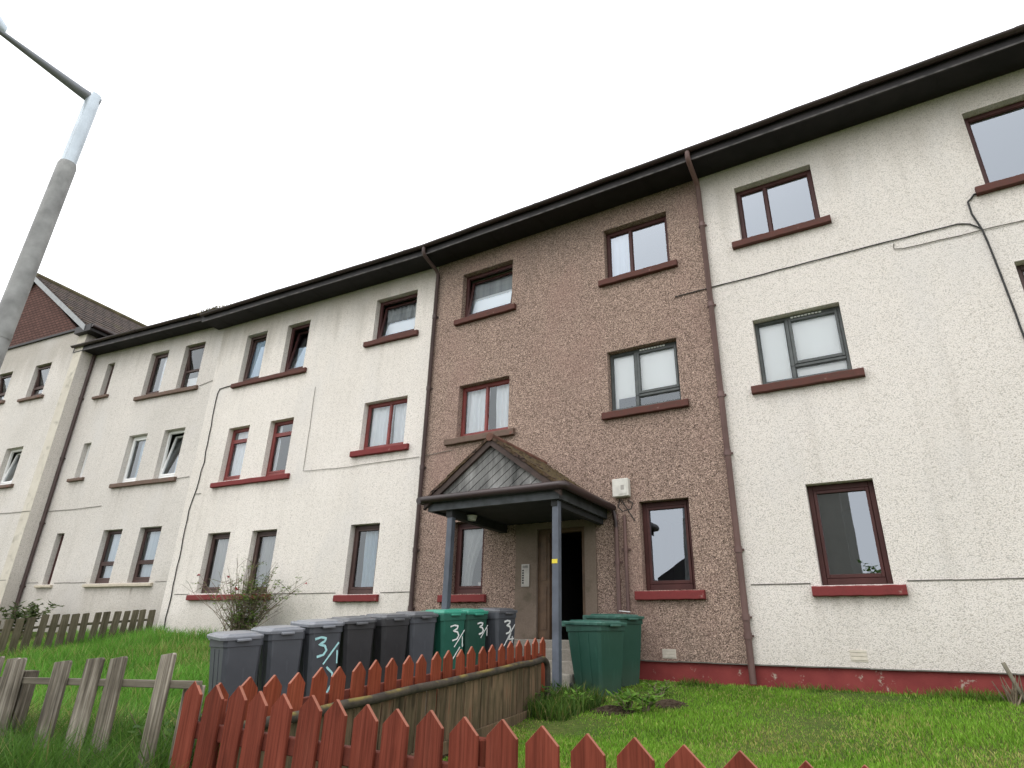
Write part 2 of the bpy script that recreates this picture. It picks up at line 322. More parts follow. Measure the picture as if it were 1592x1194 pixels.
# ------------------------------------------------------------------ camera
f_px, yaw, pitch, roll = 970.66, R(31.7746), R(22.6624), R(1.5589)
fw = Vector((-sin(yaw)*cos(pitch), cos(yaw)*cos(pitch), sin(pitch))); r0 = Vector((cos(yaw), sin(yaw), 0)); u0 = r0.cross(fw)
rr = r0*cos(roll) + u0*sin(roll); uu = -r0*sin(roll) + u0*cos(roll)
cam = bpy.data.cameras.new('camera'); co = bpy.data.objects.new('camera', cam); COL.objects.link(co)
co.matrix_world = Matrix((( rr.x, uu.x, -fw.x, 0), (rr.y, uu.y, -fw.y, 0), (rr.z, uu.z, -fw.z, 0), (0, 0, 0, 1)))
cam.sensor_fit = 'HORIZONTAL'; cam.sensor_width = 36; cam.lens = 36*f_px/1592; cam.clip_start = .05; cam.clip_end = 2000
sc.camera = co

# ------------------------------------------------------------------ daylight: bright overcast
w = bpy.data.worlds.new('World'); sc.world = w; w.use_nodes = True; nt = w.node_tree; nt.nodes.clear()
sky = nt.nodes.new('ShaderNodeTexSky'); sky.sky_type = 'NISHITA'; sky.sun_disc = False
SUN_EL, SUN_AZ = R(56), R(200)     # azimuth from +Y clockwise
sky.sun_elevation = SUN_EL; sky.sun_rotation = SUN_AZ; sky.air_density = 1.6; sky.dust_density = 6; sky.ozone_density = 1
hs = nt.nodes.new('ShaderNodeHueSaturation'); hs.inputs['Saturation'].default_value = .12
mx = nt.nodes.new('ShaderNodeMix'); mx.data_type = 'RGBA'; mx.inputs[0].default_value = .72; mx.inputs[7].default_value = (16.3, 16.5, 16.9, 1)   # cloud sheet
bg = nt.nodes.new('ShaderNodeBackground'); bg.inputs[1].default_value = .145
ow = nt.nodes.new('ShaderNodeOutputWorld')
nt.links.new(sky.outputs[0], hs.inputs['Color']); nt.links.new(hs.outputs[0], mx.inputs[6]); nt.links.new(mx.outputs[2], bg.inputs[0]); nt.links.new(bg.outputs[0], ow.inputs[0])
sl = bpy.data.lights.new('sun', 'SUN'); sl.energy = .55; sl.angle = R(25); sl.color = (1, .97, .92)
so = bpy.data.objects.new('sun', sl); COL.objects.link(so)
sd = Vector((sin(SUN_AZ)*cos(SUN_EL), cos(SUN_AZ)*cos(SUN_EL), sin(SUN_EL))); so.rotation_euler = sd.to_track_quat('Z', 'Y').to_euler(); so.location = sd*60
sc.view_settings.view_transform = 'Standard'; sc.view_settings.look = 'None'; sc.view_settings.exposure = 0; sc.view_settings.gamma = 1

# ------------------------------------------------------------------ terrain
def lerp_tab(t, tab):
    if t <= tab[0][0]: return tab[0][1]
    for (a, va), (b, vb) in zip(tab, tab[1:]):
        if t <= b: return va + (vb-va)*(t-a)/(b-a)
    return tab[-1][1]
STREET = -1.2
def ground_z(x, y):
    top = lerp_tab(x, [(-40, .35), (-22, .3), (-16, .04), (-12, -.02), (-9, -.17), (-6.6, -.40), (-3, -.45), (30, -.46)])
    p = lerp_tab(y, [(2.6, 0), (4.9, .2), (8.6, .77), (10, 1)])
    return STREET + (top-STREET)*p
xs = sorted(set([-600, -300, -150, -80, -50, -40, -32, -28] + [round(-25+i*.5, 2) for i in range(80)] + [18, 22, 30, 45, 80, 150, 300, 600]))
ys = sorted(set([-600, -300, -150, -80, -40, -20, -12, -8, -5, -3, -1, 0, 1, 1.8] + [round(2.2+i*.3, 2) for i in range(28)] + [11, 13, 16, 25, 45, 80, 150, 300, 600]))
g = MB(); nx = len(xs)
g.v = [(x, y, ground_z(x, y) + (.025*sin(x*2.1+y*1.3)*sin(y*1.7-x*.6) if 3 < y < 10 and -20 < x < 12 else 0) - (.06 if y < 2.0 else 0)) for y in ys for x in xs]
for j in range(len(ys)-1):
    for i in range(nx-1): g.f.append((j*nx+i, j*nx+i+1, (j+1)*nx+i+1, (j+1)*nx+i)); g.sm.append(True)
tag(g.build('ground', M_ground), kind='structure')
p = MB(); p.box(-60, 60, .0, 2.35, STREET-.15, STREET+.004); tag(p.build('pavement', M_conc), kind='structure')
k = MB(); k.cbox(-60, 60, -.15, -.003, STREET-.2, STREET+.008, .02); tag(k.build('kerb', M_step), kind='structure')
p = MB(); p.box(-60, 60, -6.5, -.153, STREET-.3, STREET-.12); tag(p.build('road', M_asph), kind='structure')
# concrete path from the street up to the door, with the bin stand
p = MB(); nseg = 24
for i in range(nseg):
    ya, yb = 2.4+i*(8.62-2.4)/nseg, 2.4+(i+1)*(8.62-2.4)/nseg
    def ex(y): return (-7.1+(y-4.9)*.26 if y > 4 else -7.33), -4.02-(y-2.7)*.1
    (la, ra_), (lb, rb_) = ex(ya), ex(yb)
    p.quad((la, ya, ground_z(-5.5, ya)+.035), (ra_, ya, ground_z(-5.5, ya)+.035), (rb_, yb, ground_z(-5.5, yb)+.035), (lb, yb, ground_z(-5.5, yb)+.035))
tag(p.build('path', M_conc), kind='structure')

# ------------------------------------------------------------------ wall planes
class Plane:
    def __init__(s, x0, y0, th): s.x0, s.y0, s.th = x0, y0, th; s.r = (cos(th), sin(th)); s.nrm = (sin(th), -cos(th))
    def __call__(s, u, d, z):   # d = distance in front of the wall
        return (s.x0+u*s.r[0]+d*s.nrm[0], s.y0+u*s.r[1]+d*s.nrm[1], z)
    def T(s): return lambda u, y, z: s(u, -y, z)     # y runs into the building
PM = Plane(0, 10, 0); PA = Plane(-8.37, 10, R(3.5))
jx, jy, _ = PA(-7.6, 0, 0); PB = Plane(jx, jy, R(6.5))
PC = Plane(-21.83, 8.40, R(6.5))
REV = .19
def wall(name, mat, root, pl, u0, u1, z0, z1, holes, off, label=None, depth=REV):
    us = sorted(set([u0, u1] + [h[0] for h in holes] + [h[1] for h in holes])); zs = sorted(set([z0, z1] + [h[2] for h in holes] + [h[3] for h in holes]))
    m = MB(); T = pl.T(); dirt = []
    sills = [(h[0]-.15, h[1]+.15, h[2]-.14, [(random.uniform(h[0]-.1, h[1]+.1), random.uniform(.02, .06), random.uniform(.12, .55), random.uniform(.12, .5)) for _ in range(5)]) for h in holes if h[3] < 9 and h[2] > .3]
    def dirt_at(u, z):
        v = 0
        for a, b, zs_, st in sills:
            dz = zs_-z
            if dz < -.02 or dz > 1.2 or u < a-.1 or u > b+.1: continue
            v += .28*math.exp(-max(dz, 0)/.12)*(1 if a < u < b else .3)
            for uc, w_, ln_, am in st: v += am*.8*math.exp(-((u-uc)/w_)**2)*math.exp(-max(dz, 0)/(ln_*.5))
        return min(v, .85)
    G = .085
    for a, b in zip(us, us[1:]):
        for c, d in zip(zs, zs[1:]):
            uc, zc = (a+b)/2, (c+d)/2
            if any(h[0] < uc < h[1] and h[2] < zc < h[3] for h in holes): continue
            nu, nz = max(1, math.ceil((b-a)/G)), max(1, math.ceil((d-c)/G)); base = len(m.v)
            vs = [(a+(b-a)*i/nu, c+(d-c)*k/nz) for k in range(nz+1) for i in range(nu+1)]
            m.v += [T(u, 0, z) for u, z in vs]; dirt += [dirt_at(u, z) for u, z in vs]
            for k in range(nz):
                for i in range(nu): q = base+k*(nu+1)+i; m.f.append((q, q+1, q+nu+2, q+nu+1)); m.sm.append(False)
    for a, b, c, d in holes:
        m.quad(T(a, 0, c), T(a, 0, d), T(a, depth, d), T(a, depth, c)); m.quad(T(b, 0, d), T(b, 0, c), T(b, depth, c), T(b, depth, d))
        m.quad(T(a, 0, d), T(b, 0, d), T(b, depth, d), T(a, depth, d)); m.quad(T(b, 0, c), T(a, 0, c), T(a, depth, c), T(b, depth, c))
    o = m.build(name, mat, root, off)
    dv_ = np.zeros((len(m.v), 4)); dv_[:, 3] = 1; dv_[:len(dirt), 0] = dirt; dv_[:len(dirt), 1] = dirt; dv_[:len(dirt), 2] = dirt
    at = o.data.color_attributes.new('dirt', 'FLOAT_COLOR', 'POINT'); at.data.foreach_set('color', dv_.reshape(-1))
    if label: o['label'] = label
    return o

def window(root, off, pl, u0, u1, z0, z1, frame, panels, dress=(), glass=None, sill=None, tilt=None, extra=None, label=None, fw_=.075, recess=.14):
    """frame mesh with its panes, dressing and sill as children; local x along the wall, y into it"""
    glass = glass or (M_glass_clear if dress else M_glass); W, H = u1-u0, z1-z0
    m = MB(); y0, y1 = recess, recess+.065
    g = .004
    m.cbox(g, fw_, y0, y1, g, H-g, .006); m.cbox(W-fw_, W-g, y0, y1, g, H-g, .006)
    m.cbox(fw_, W-fw_, y0, y1, H-fw_-.01, H-g, .006); m.cbox(fw_, W-fw_, y0-.012, y1, g, fw_+.025, .006)
    iu0, iu1, iz0, iz1 = fw_, W-fw_, fw_+.025, H-fw_-.01
    pane = MB(); sashes = MB()
    for (a, b, c, d, kind) in panels:
        x0, x1, zz0, zz1 = iu0+(iu1-iu0)*a, iu0+(iu1-iu0)*b, iz0+(iz1-iz0)*c, iz0+(iz1-iz0)*d
        if a > 0: m.cbox(x0-.028, x0+.028, y0-.004, y1-.004, zz0, zz1, .006); x0 += .028
        if b < 1: x1 -= .028
        if c > 0: m.cbox(x0, x1, y0-.003, y1-.003, zz0-.025, zz0+.025, .006); zz0 += .025
        if d < 1: zz1 -= .025
        tl = R({'tilt': 9, 'tilt_small': 4, 'pivot': -13}.get(kind, 0))
        def T(x, y, z, zz0=zz0, zz1=zz1, tl=tl, kind=kind):
            zp = (zz0+zz1)/2 if kind == 'pivot' else zz0
            dy = y-(y0+.03); dz = z-zp
            return (x, y0+.03+dy*cos(tl)+dz*sin(tl), zp+dz*cos(tl)-dy*sin(tl))
        if kind == 'fixed':
            b_ = .014; ya, yb = y0+.012, y0+.05
        else:
            b_ = .045; ya, yb = y0-.014, y0+.046
        if kind != 'fixed' or True:
            sashes.cbox(x0+.003, x0+b_, ya, yb, zz0+.003, zz1-.003, .004, T); sashes.cbox(x1-b_, x1-.003, ya, yb, zz0+.003, zz1-.003, .004, T)
            sashes.cbox(x0+b_, x1-b_, ya, yb, zz1-b_, zz1-.003, .004, T); sashes.cbox(x0+b_, x1-b_, ya, yb, zz0+.003, zz0+b_*1.2, .004, T)
        yg = y0+.03
        pane.quad(T(x0+b_-.004, yg, zz0+b_-.004), T(x1-b_+.004, yg, zz0+b_-.004), T(x1-b_+.004, yg, zz1-b_+.004), T(x0+b_-.004, yg, zz1-b_+.004))
    m.add(sashes.v, sashes.f)
    o = m.build('window', frame, root); P = pl(u0, 0, z0); o.location = (P[0]-off[0], P[1]-off[1], P[2]-off[2]); o.rotation_euler = (0, 0, pl.th)
    if label: o['label'] = label
    pane.build('pane', glass, o)
    for dr in dress:
        kind, a, b, c, d, mat = dr[:6]; x0, x1, za, zb = W*a, W*b, H*c, H*d; q = MB()
        yd = y1+(dr[6] if len(dr) > 6 else .07)
        if kind == 'curtain':
            n = max(10, int((x1-x0)*46)); rows = 5; ph = random.random()*6; am = .022
            vs = [(x0+(x1-x0)*i/n + .012*sin(j*1.3+i*.5), yd+am*sin(i*1.15+ph)*(1.15-.15*j/rows)+am*.5*sin(i*.43+ph*2), za+(zb-za)*j/rows) for j in range(rows+1) for i in range(n+1)]
            q.add(vs, [(j*(n+1)+i, j*(n+1)+i+1, (j+1)*(n+1)+i+1, (j+1)*(n+1)+i) for j in range(rows) for i in range(n)], True); q.build('curtain', mat, o)
        elif kind == 'drape':     # gathered to one side
            n = 16; rows = 8
            vs = [(x0+(x1-x0)*(i/n)*(1-.62*sin(PI*.55*(1-j/rows))), yd+.03*sin(i*1.3), za+(zb-za)*j/rows) for j in range(rows+1) for i in range(n+1)]
            q.add(vs, [(j*(n+1)+i, j*(n+1)+i+1, (j+1)*(n+1)+i+1, (j+1)*(n+1)+i) for j in range(rows) for i in range(n)], True); q.build('curtain', mat, o)
        elif kind == 'blind':
            q.box(x0, x1, yd, yd+.006, za, zb); q.build('blind', mat, o)
        elif kind == 'board':
            q.box(x0, x1, y0+.036, y0+.044, za, zb); q.build('infill_board', mat, o)
        elif kind == 'vent':
            for i in range(9): q.box(x0+(x1-x0)*i/9, x0+(x1-x0)*(i+.72)/9, y0-.022, y0-.006, za, zb)
            q.build('trickle_vent', mat, o)
        elif kind == 'pot':
            cx = (x0+x1)/2; n = 12; vs = []
            for zz, r_ in ((za, .045), (zb, .065)): vs += [(cx+r_*cos(2*PI*i/n), yd+r_*sin(2*PI*i/n), zz) for i in range(n)]
            q.add(vs, [(i, (i+1) % n, n+(i+1) % n, n+i) for i in range(n)] + [tuple(range(n, 2*n))], True); q.build('plant_pot', mat, o)
    if sill: sill_mesh('sill', o, 0-sill[0], W+sill[1], -sill[3] if len(sill) > 3 else -.145, 0, sill[2], None, (0, 0, 0))
    return o
def sill_mesh(name, root, a, b, z0, z1, mat, pl, off):
    m = MB(); n = 14
    T = pl.T() if pl else (lambda x, y, z: (x, y, z))
    # slightly irregular stone/concrete nosing, top weathered to the front
    rows = []
    for i in range(n+1):
        x = a+(b-a)*i/n; j1, j2 = random.uniform(-.004, .004), random.uniform(-.004, .004)
        rows.append([T(x, .0+.001, z0+j1), T(x, -.075+j2, z0+j1+.004), T(x, -.082+j2, z0+.012+j1), T(x, -.082+j2, z1-.03+j1), T(x, -.074+j2, z1-.02+j1), T(x, .134, z1+.008)])
    vs = [p for r_ in rows for p in r_]; k = 6
    fs = [(i*k+j, (i+1)*k+j, (i+1)*k+j+1, i*k+j+1) for i in range(n) for j in range(k-1)] + [tuple(range(k)), tuple(reversed(range(n*k, n*k+k)))]
    return m.add(vs, fs).build(name, mat, root, off)
FIX = [(0, 1, 0, 1, 'fixed')]; SASH = [(0, 1, 0, 1, 'sash')]; TILT = [(0, 1, 0, 1, 'tilt')]; TILTS = [(0, 1, 0, 1, 'tilt_small')]
def two(f, a='fixed', b='sash'): return [(0, f, 0, 1, a), (f, 1, 0, 1, b)]
TRANS = [(0, 1, 0, .80, 'sash'), (0, 1, .80, 1, 'fixed')]
LOWSPLIT = [(0, 1, 0, .36, 'sash'), (0, 1, .36, 1, 'fixed')]
CURT = lambda a=0, b=1, m=None: ('curtain', a, b, 0, 1, m or M_curtain)

def pipe(name, root, off, mat, pl, u, zt, zb, r_, eave_d=None, collars=(), lean=0):
    m = MB(); pts = []
    if eave_d: pts += [pl(u, eave_d, zt+.36), pl(u, eave_d, zt+.24), pl(u, eave_d-.05, zt+.17), pl(u, .13, zt+.03)]
    pts += [pl(u, r_+.015, zt-.05), pl(u+lean, r_+.015, zb)]
    m.tube(pts, r_, 12)
    for z in collars: m.tube([pl(u+lean*(zt-z)/(zt-zb), r_+.015, z-.045), pl(u+lean*(zt-z)/(zt-zb), r_+.015, z+.045)], r_*1.22, 12); m.box(u-.075, u+.075, -.03, -.004, z-.015, z+.015, pl.T())
    return m.build(name, mat, root, off)
def strip(name, root, off, mat, pl, u0, u1, z0, z1, d=.008):
    m = MB(); T = pl.T(); n = max(2, int(abs(u1-u0)/.5))
    for i in range(n):
        a, b = u0+(u1-u0)*i/n, u0+(u1-u0)*(i+1)/n; j = random.uniform(-.004, .004); m.box(a, b-.001, -d, .001, z0+j, z1+j, T)
    return m.build(name, mat, root, off)
def cable(root, off, mat, pl, pts, r_=.009, wob=.006, d=.014):
    P = []
    for (a, b) in zip(pts, pts[1:]):
        n = max(2, int(math.dist(a, b)/.22))
        for i in range(n): t = i/n; P.append(pl(a[0]+(b[0]-a[0])*t+random.uniform(-wob, wob), d+random.uniform(0, .006), a[1]+(b[1]-a[1])*t+random.uniform(-wob, wob)))
    P.append(pl(pts[-1][0], d, pts[-1][1]))
    return MB().tube(P, r_, 5).build('cable', mat, root, off)
def eaves(root, off, pl, u0, u1, zs, dep, fh=.2, ov0=0, name=''):
    """soffit, fascia, gutter, tile edge"""
    T = pl.T(); m = MB(); m.box(u0, u1, -dep, .25, zs, zs+.03, T)
    n = int((u1-u0)/1.2)
    for i in range(n): x = u0+(i+.5)*1.2; m.box(x-.004, x+.004, -dep+.002, -.01, zs-.006, zs-.001, T)
    m.build('soffit', M_soffit, root, off)
    m = MB(); m.box(u0-.01, u1+.01, -dep-.025, -dep-.001, zs-.02, zs+fh, T); m.build('fascia', M_fascia, root, off)
    m = MB(); nn = max(2, int((u1-u0)/.4))
    for i in range(nn): a, b = u0+(u1-u0)*i/nn, u0+(u1-u0)*(i+1)/nn; m.box(a, b-.001, -dep-.034, -dep-.0255, zs-.021, zs+.012+random.uniform(-.004, .004), T)
    m.build('fascia_edge', M_fedge, root, off)
    m = MB(); r_ = .062; k = 9; cz = zs+fh-.005; segs = max(2, int((u1-u0)/.5)); vs = []; rc = dep+.03+r_
    sag = [random.uniform(-.006, .006) for _ in range(segs+1)]
    for i in range(segs+1):
        u = u0+(u1-u0)*i/segs
        for q in range(k):
            a = PI*q/(k-1); vs.append(pl(u, rc+r_*cos(a), cz-r_*sin(a)+sag[i]))
    m.add(vs, [(i*k+q, i*k+q+1, (i+1)*k+q+1, (i+1)*k+q) for i in range(segs) for q in range(k-1)], True)
    vs2 = []
    for i in range(segs+1):
        u = u0+(u1-u0)*i/segs
        for q in range(k):
            a = PI*q/(k-1); vs2.append(pl(u, rc+(r_-.006)*cos(a), cz-(r_-.006)*sin(a)+sag[i]))
    m.add(vs2, [(i*k+q+1, i*k+q, (i+1)*k+q, (i+1)*k+q+1) for i in range(segs) for q in range(k-1)], True)
    for s_ in range(segs+1):
        u = u0+(u1-u0)*s_/segs
        if s_ % 4 == 2: 
            vv = [pl(u+e, rc+(r_+.007)*cos(PI*q/8), cz-(r_+.007)*sin(PI*q/8)+sag[s_]) for e in (-.05, .05) for q in range(9)]
            m.add(vv, [(q, q+1, 10+q, 9+q) for q in range(8)], True)     # gutter unions
        elif s_ % 2 == 0: m.box(u-.012, u+.012, -rc-r_-.004, -dep-.03, cz-.012, cz+.002, T)
    m.build('gutter', M_gutter, root, off)
def roof_slope(root, off, pl, u0, u1, zs, dep, fh=.2, rise=.6, run=4.8, mat=None):
    m = MB(); T = pl.T(); n = int((u1-u0)/.3); z0 = zs+fh+.02
    # uneven tile noses along the eave
    for i in range(n):
        a, b = u0+(u1-u0)*i/n, u0+(u1-u0)*(i+1)/n; j = random.uniform(-.008, .008)
        m.hexa([T(a+.003, -dep-.07+j, z0), T(b-.003, -dep-.07+j, z0), T(b-.003, run, z0+(run+dep)*rise), T(a+.003, run, z0+(run+dep)*rise), T(a+.003, -dep-.07+j, z0+.03), T(b-.003, -dep-.07+j, z0+.03), T(b-.003, run, z0+.03+(run+dep)*rise), T(a+.003, run, z0+.03+(run+dep)*rise)])
    m.quad(T(u0, run, z0+.03+(run+dep)*rise), T(u1, run, z0+.03+(run+dep)*rise), T(u1, 2*run, z0), T(u0, 2*run, z0))
    m.build('roof', mat or M_rooftile, root, off)
def shell(root, off, pl, u0, u1, z0, z1, storeys, cross=()):
    m = MB(); T = pl.T(); D = 8.
    m.quad(T(u0, D, z0), T(u1, D, z0), T(u1, D, z1), T(u0, D, z1)); m.quad(T(u0, REV, z0), T(u0, D, z0), T(u0, D, z1), T(u0, REV, z1)); m.quad(T(u1, REV, z0), T(u1, D, z0), T(u1, D, z1), T(u1, REV, z1))
    for z in storeys: m.box(u0+.05, u1-.05, REV+.02, D-.02, z, z+.2, T)
    for u in cross: m.box(u-.06, u+.06, REV+.03, D-.03, z0, z1-.02, T)
    m.box(u0+.04, u1-.04, 3.6, 3.7, z0+.01, z1-.03, T)
    m.build('inner_shell', M_inside, root, off)

# ------------------------------------------------------------------ main terrace (brown entrance section, cream sections either side)
OFF = (0, 10, -.4)
T1 = empty('apartment_block', OFF, label='long three-storey terrace of flats, brown roughcast entrance section between cream roughcast sections', cat='apartment block')
L3 = (6.77, 7.94); L2 = (3.97, 5.15); L1 = (.87, 2.30)
XR = 9.0; PB1, PB2 = -2.06, -8.37
hR = [(-1.46, -.165, 6.76, 7.93), (-1.46, -.145, 3.97, 5.15), (-1.045, -.17, .87, 2.30), (2.06, 3.45, 6.53, 7.95), (2.09, 3.45, 3.72, 5.17), (2.1, 3.45, .87, 2.3), (6.2, 7.5, 6.76, 7.93), (6.2, 7.5, 3.97, 5.15), (6.2, 7.5, .87, 2.3)]
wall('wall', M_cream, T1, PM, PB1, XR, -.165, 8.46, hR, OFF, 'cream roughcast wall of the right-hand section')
DX0, DX1, DZT = -6.0, -4.42, 2.04
hM = [(-7.61, -6.26, 6.77, 7.95), (-4.08, -2.76, 6.74, 7.92), (-7.53, -6.26, 3.95, 5.12), (-4.10, -2.77, 3.95, 5.15), (-7.46, -6.72, .85, 2.20), (-3.63, -2.79, .85, 2.27)]
wall('wall', M_brown, T1, PM, PB2, PB1, -.165, 8.46, hM + [(DX0, DX1, -.165, DZT)], OFF, 'brown roughcast wall of the entrance section')
LA0 = -7.6
hA = [(-6.5, -5.69, 6.48, 7.94), (-4.9, -4.07, 6.47, 7.91), (-6.46, -5.66, 3.70, 5.15), (-4.9, -4.08, 3.68, 5.14), (-6.42, -5.6, .95, 2.38), (-4.83, -4.01, .93, 2.36), (-1.83, -.57, 6.79, 7.94), (-1.82, -.57, 4.0, 5.16), (-1.78, -.98, .88, 2.32)]
wall('wall', M_cream_l, T1, PA, LA0, 0, -.6, 8.46, hA, OFF, 'cream roughcast wall of the left-hand section')
# plinth, set back a little behind the roughcast's drip edge
m = MB(); T = PM.T(); m.box(PB1, XR, .03, .2, -.9, -.16, T); m.build('plinth', M_plinth, T1, OFF)
m = MB(); m.box(PB2, DX0-.02, .03, .2, -.9, -.16, T); m.build('plinth', M_plinth, T1, OFF)
m = MB(); m.box(DX1+.02, PB1-.001, .031, .2, -.9, -.16, T); m.build('plinth', M_plinth, T1, OFF)
strip('drip_bead', T1, OFF, M_bead, PM, DX1+.25, XR, -.178, -.163, .012)
# roof and eaves
for pl, a, b, o_ in ((PM, PB2, XR, 0), (PA, LA0-.25, 0, 0)):
    eaves(T1, OFF, pl, a, b, 8.42, .56)
    roof_slope(T1, OFF, pl, a, b, 8.42, .56)
shell(T1, OFF, PM, PB2, XR, -.9, 8.4, (-.1, 2.55, 5.4, 8.15), (-2.08, -6.3, -4.3, 1.2, 4.9))
shell(T1, OFF, PA, LA0, 0, -.9, 8.4, (-.1, 2.6, 5.4, 8.15), (-3.4,))
# downpipes
pipe('downpipe', T1, OFF, M_pipe, PM, PB1-.03, 8.2, -.42, .047, .65, (7.3, 5.6, 3.9, 2.9, 1.4, .45, .2))
pipe('downpipe', T1, OFF, M_pipe_d, PM, PB2+.04, 8.2, -.3, .044, .65, (7.0, 5.2, 3.4, 1.7, .6))
pipe('porch_downpipe', T1, OFF, M_pipe, PM, -4.03, 2.12, -.4, .036, None, (1.3, .2))
pipe('porch_downpipe', T1, OFF, M_pipe, PM, -3.88, 2.1, -.4, .03, None, (1.5, .4))
SW = lambda mat, a=.14, b=.14: (a, b, mat, .15)
# right-hand cream section
window(T1, OFF, PM, *hR[0], M_mahog, two(.37, 'fixed', 'fixed'), (), M_glass_hi, SW(M_sill_worn, .15, .15))
window(T1, OFF, PM, *hR[1], M_grey_fr, [(0, .37, 0, 1, 'fixed'), (.37, 1, .2, 1, 'sash'), (.37, 1, 0, .2, 'fixed')], (('blind', .03, .98, .03, .97, M_blind, .012), ('vent', .44, .8, .955, .975, M_slot), ('board', .05, .92, .06, .09, M_board)), None, SW(M_sill_worn, .15, .15), label='grey-framed window with white blinds, in the right cream wall', fw_=.05)
window(T1, OFF, PM, *hR[2], M_mahog, SASH, (('blind', .04, .47, .05, .98, M_dark_reflect),), M_glass_hi, SW(M_sill_red, .12, .14))  # taupe sheet paints in a dark building's reflection over the left half
window(T1, OFF, PM, *hR[3], M_mahog, FIX, (), M_glass_hi, SW(M_sill_worn))
window(T1, OFF, PM, *hR[4], M_brfr, FIX, (CURT(.5, 1),), None, SW(M_sill_worn))
window(T1, OFF, PM, *hR[5], M_mahog, SASH, (CURT(),), None, SW(M_sill_red))
for h in hR[6:]: window(T1, OFF, PM, *h, M_mahog, two(.37), (CURT(.1, .9),), None, SW(M_sill_worn))
# brown section
window(T1, OFF, PM, *hM[0], M_mahog, TILT, (('blind', 0, 1, .58, 1, M_net, .16), ('blind', 0, 1, .03, .58, M_blind, .17)), M_glass, SW(M_sill_worn, .13, .12))
window(T1, OFF, PM, *hM[1], M_mahog, two(.38, 'fixed', 'fixed'), (CURT(.02, .4),), M_glass_hi, SW(M_sill_worn, .12, .14))
window(T1, OFF, PM, *hM[2], M_redfr, two(.5, 'fixed', 'fixed'), (CURT(.02, .5), CURT(.62, .98)), None, SW(M_sill_old, .25, .17), label='red-framed window with white curtains, above the porch')
window(T1, OFF, PM, *hM[3], M_grey_fr, [(0, .37, 0, 1, 'fixed'), (.37, 1, .19, 1, 'sash'), (.37, 1, 0, .19, 'fixed')], (('blind', .03, .98, .03, .97, M_blind, .012), ('vent', .45, .82, .955, .975, M_slot), ('board', .1, .96, .075, .235, M_board)), None, SW(M_sill_worn, .12, .13), label='grey-framed window with white blinds, in the brown wall', fw_=.05)
window(T1, OFF, PM, *hM[4], M_mahog, SASH, (('drape', .05, .95, .03, .97, M_net), ('pot', .55, .85, .1, .17, M_cream_p, .09)), None, SW(M_sill_red, .22, .1))
window(T1, OFF, PM, *hM[5], M_mahog, SASH, (), M_glass_hi, SW(M_sill_red, .12, .14))
# left-hand cream section
def pair(root, off, pl, h1, h2, frame, panels, dress, sillmat, a, b, glass=None, sz=.14):
    window(root, off, pl, *h1, frame[0], panels[0], dress[0], glass); window(root, off, pl, *h2, frame[1], panels[1], dress[1], glass)
    zt = min(h1[2], h2[2]); sill_mesh('sill', root, a, b, zt-sz, zt, sillmat, pl, off)
pair(T1, OFF, PA, hA[0], hA[1], (M_brfr, M_mahog), (TILTS, TILT), ((CURT(.1, 1, M_bluec),), (('blind', .2, 1, 0, .6, M_bluec, .14),)), M_sill_worn, -6.66, -3.91, M_glass)
pair(T1, OFF, PA, hA[2], hA[3], (M_redfr, M_redfr), (TRANS, TRANS), ((CURT(),), (CURT(0, .25),)), M_sill_red, -6.63, -3.89)
pair(T1, OFF, PA, hA[4], hA[5], (M_brfr, M_brfr), (SASH, SASH), ((CURT(.1, 1, M_net),), (CURT(.2, 1, M_net),)), M_sill_red, -6.63, -3.86)
window(T1, OFF, PA, *hA[6], M_mahog, TILT, (('curtain', .05, 1, .55, .95, M_net, .16), ('blind', 0.05, 1, 0, .62, M_blind, .2)), M_glass, SW(M_sill_worn, .2, .14))
window(T1, OFF, PA, *hA[7], M_redfr, two(.55, 'fixed', 'fixed'), (CURT(.02, .52), CURT(.6, 1)), None, SW(M_sill_red, .19, .17))
window(T1, OFF, PA, *hA[8], M_brfr, SASH, (CURT(.3, 1, M_bluec), ('blind', .3, .95, .03, .1, M_cream_p)), None, SW(M_sill_red, .17, .17))
# movement beads and cables
strip('movement_bead', T1, OFF, M_bead, PM, PB1+.08, hR[2][0]-.13, .893, .908); strip('movement_bead', T1, OFF, M_bead, PM, hR[2][1]+.16, XR, .897, .912)
strip('movement_bead', T1, OFF, M_bead, PA, -3.8, -1.97, .905, .92); strip('movement_bead', T1, OFF, M_bead, PA, -.79, -.05, .90, .915); strip('movement_bead', T1, OFF, M_bead, PA, LA0+.4, -6.68, .93, .943)
cable(T1, OFF, M_cable, PM, [(-2.72, 5.96), (-2.1, 5.97), (.2, 5.985), (1.6, 5.99), (1.74, 5.94), (1.86, 5.8)], .010)
cable(T1, OFF, M_cable, PM, [(2.06, 6.43), (1.88, 6.42), (1.80, 6.32), (1.80, 6.1), (1.86, 5.8), (1.92, 4.6), (1.98, 2.6), (2.02, -.1)], .014)
cable(T1, OFF, M_cable_g, PM, [(.75, 5.93), (.74, 5.83), (.85, 5.8), (2.3, 5.78), (6.0, 5.78)], .008)
cable(T1, OFF, M_cable_g, PM, [(-8.3, 3.67), (-7.6, 3.69)], .006)
cable(T1, OFF, M_cable_g, PA, [(-3.49, 5.85), (-3.47, 4.8), (-3.46, 3.68), (-2.2, 3.64), (-.1, 3.66)], .006)
cable(T1, OFF, M_cable, PA, [(-6.66, 6.43), (-7.2, 6.41), (-7.24, 6.3), (-7.24, 5.6), (-7.17, 4.3), (-7.25, 3.6), (-7.33, 3.0), (-7.3, 1.6), (-7.3, -.1)], .013, .02)
cable(T1, OFF, M_cable_g, PA, [(-7.25, 3.45), (-7.02, 3.44)], .008)
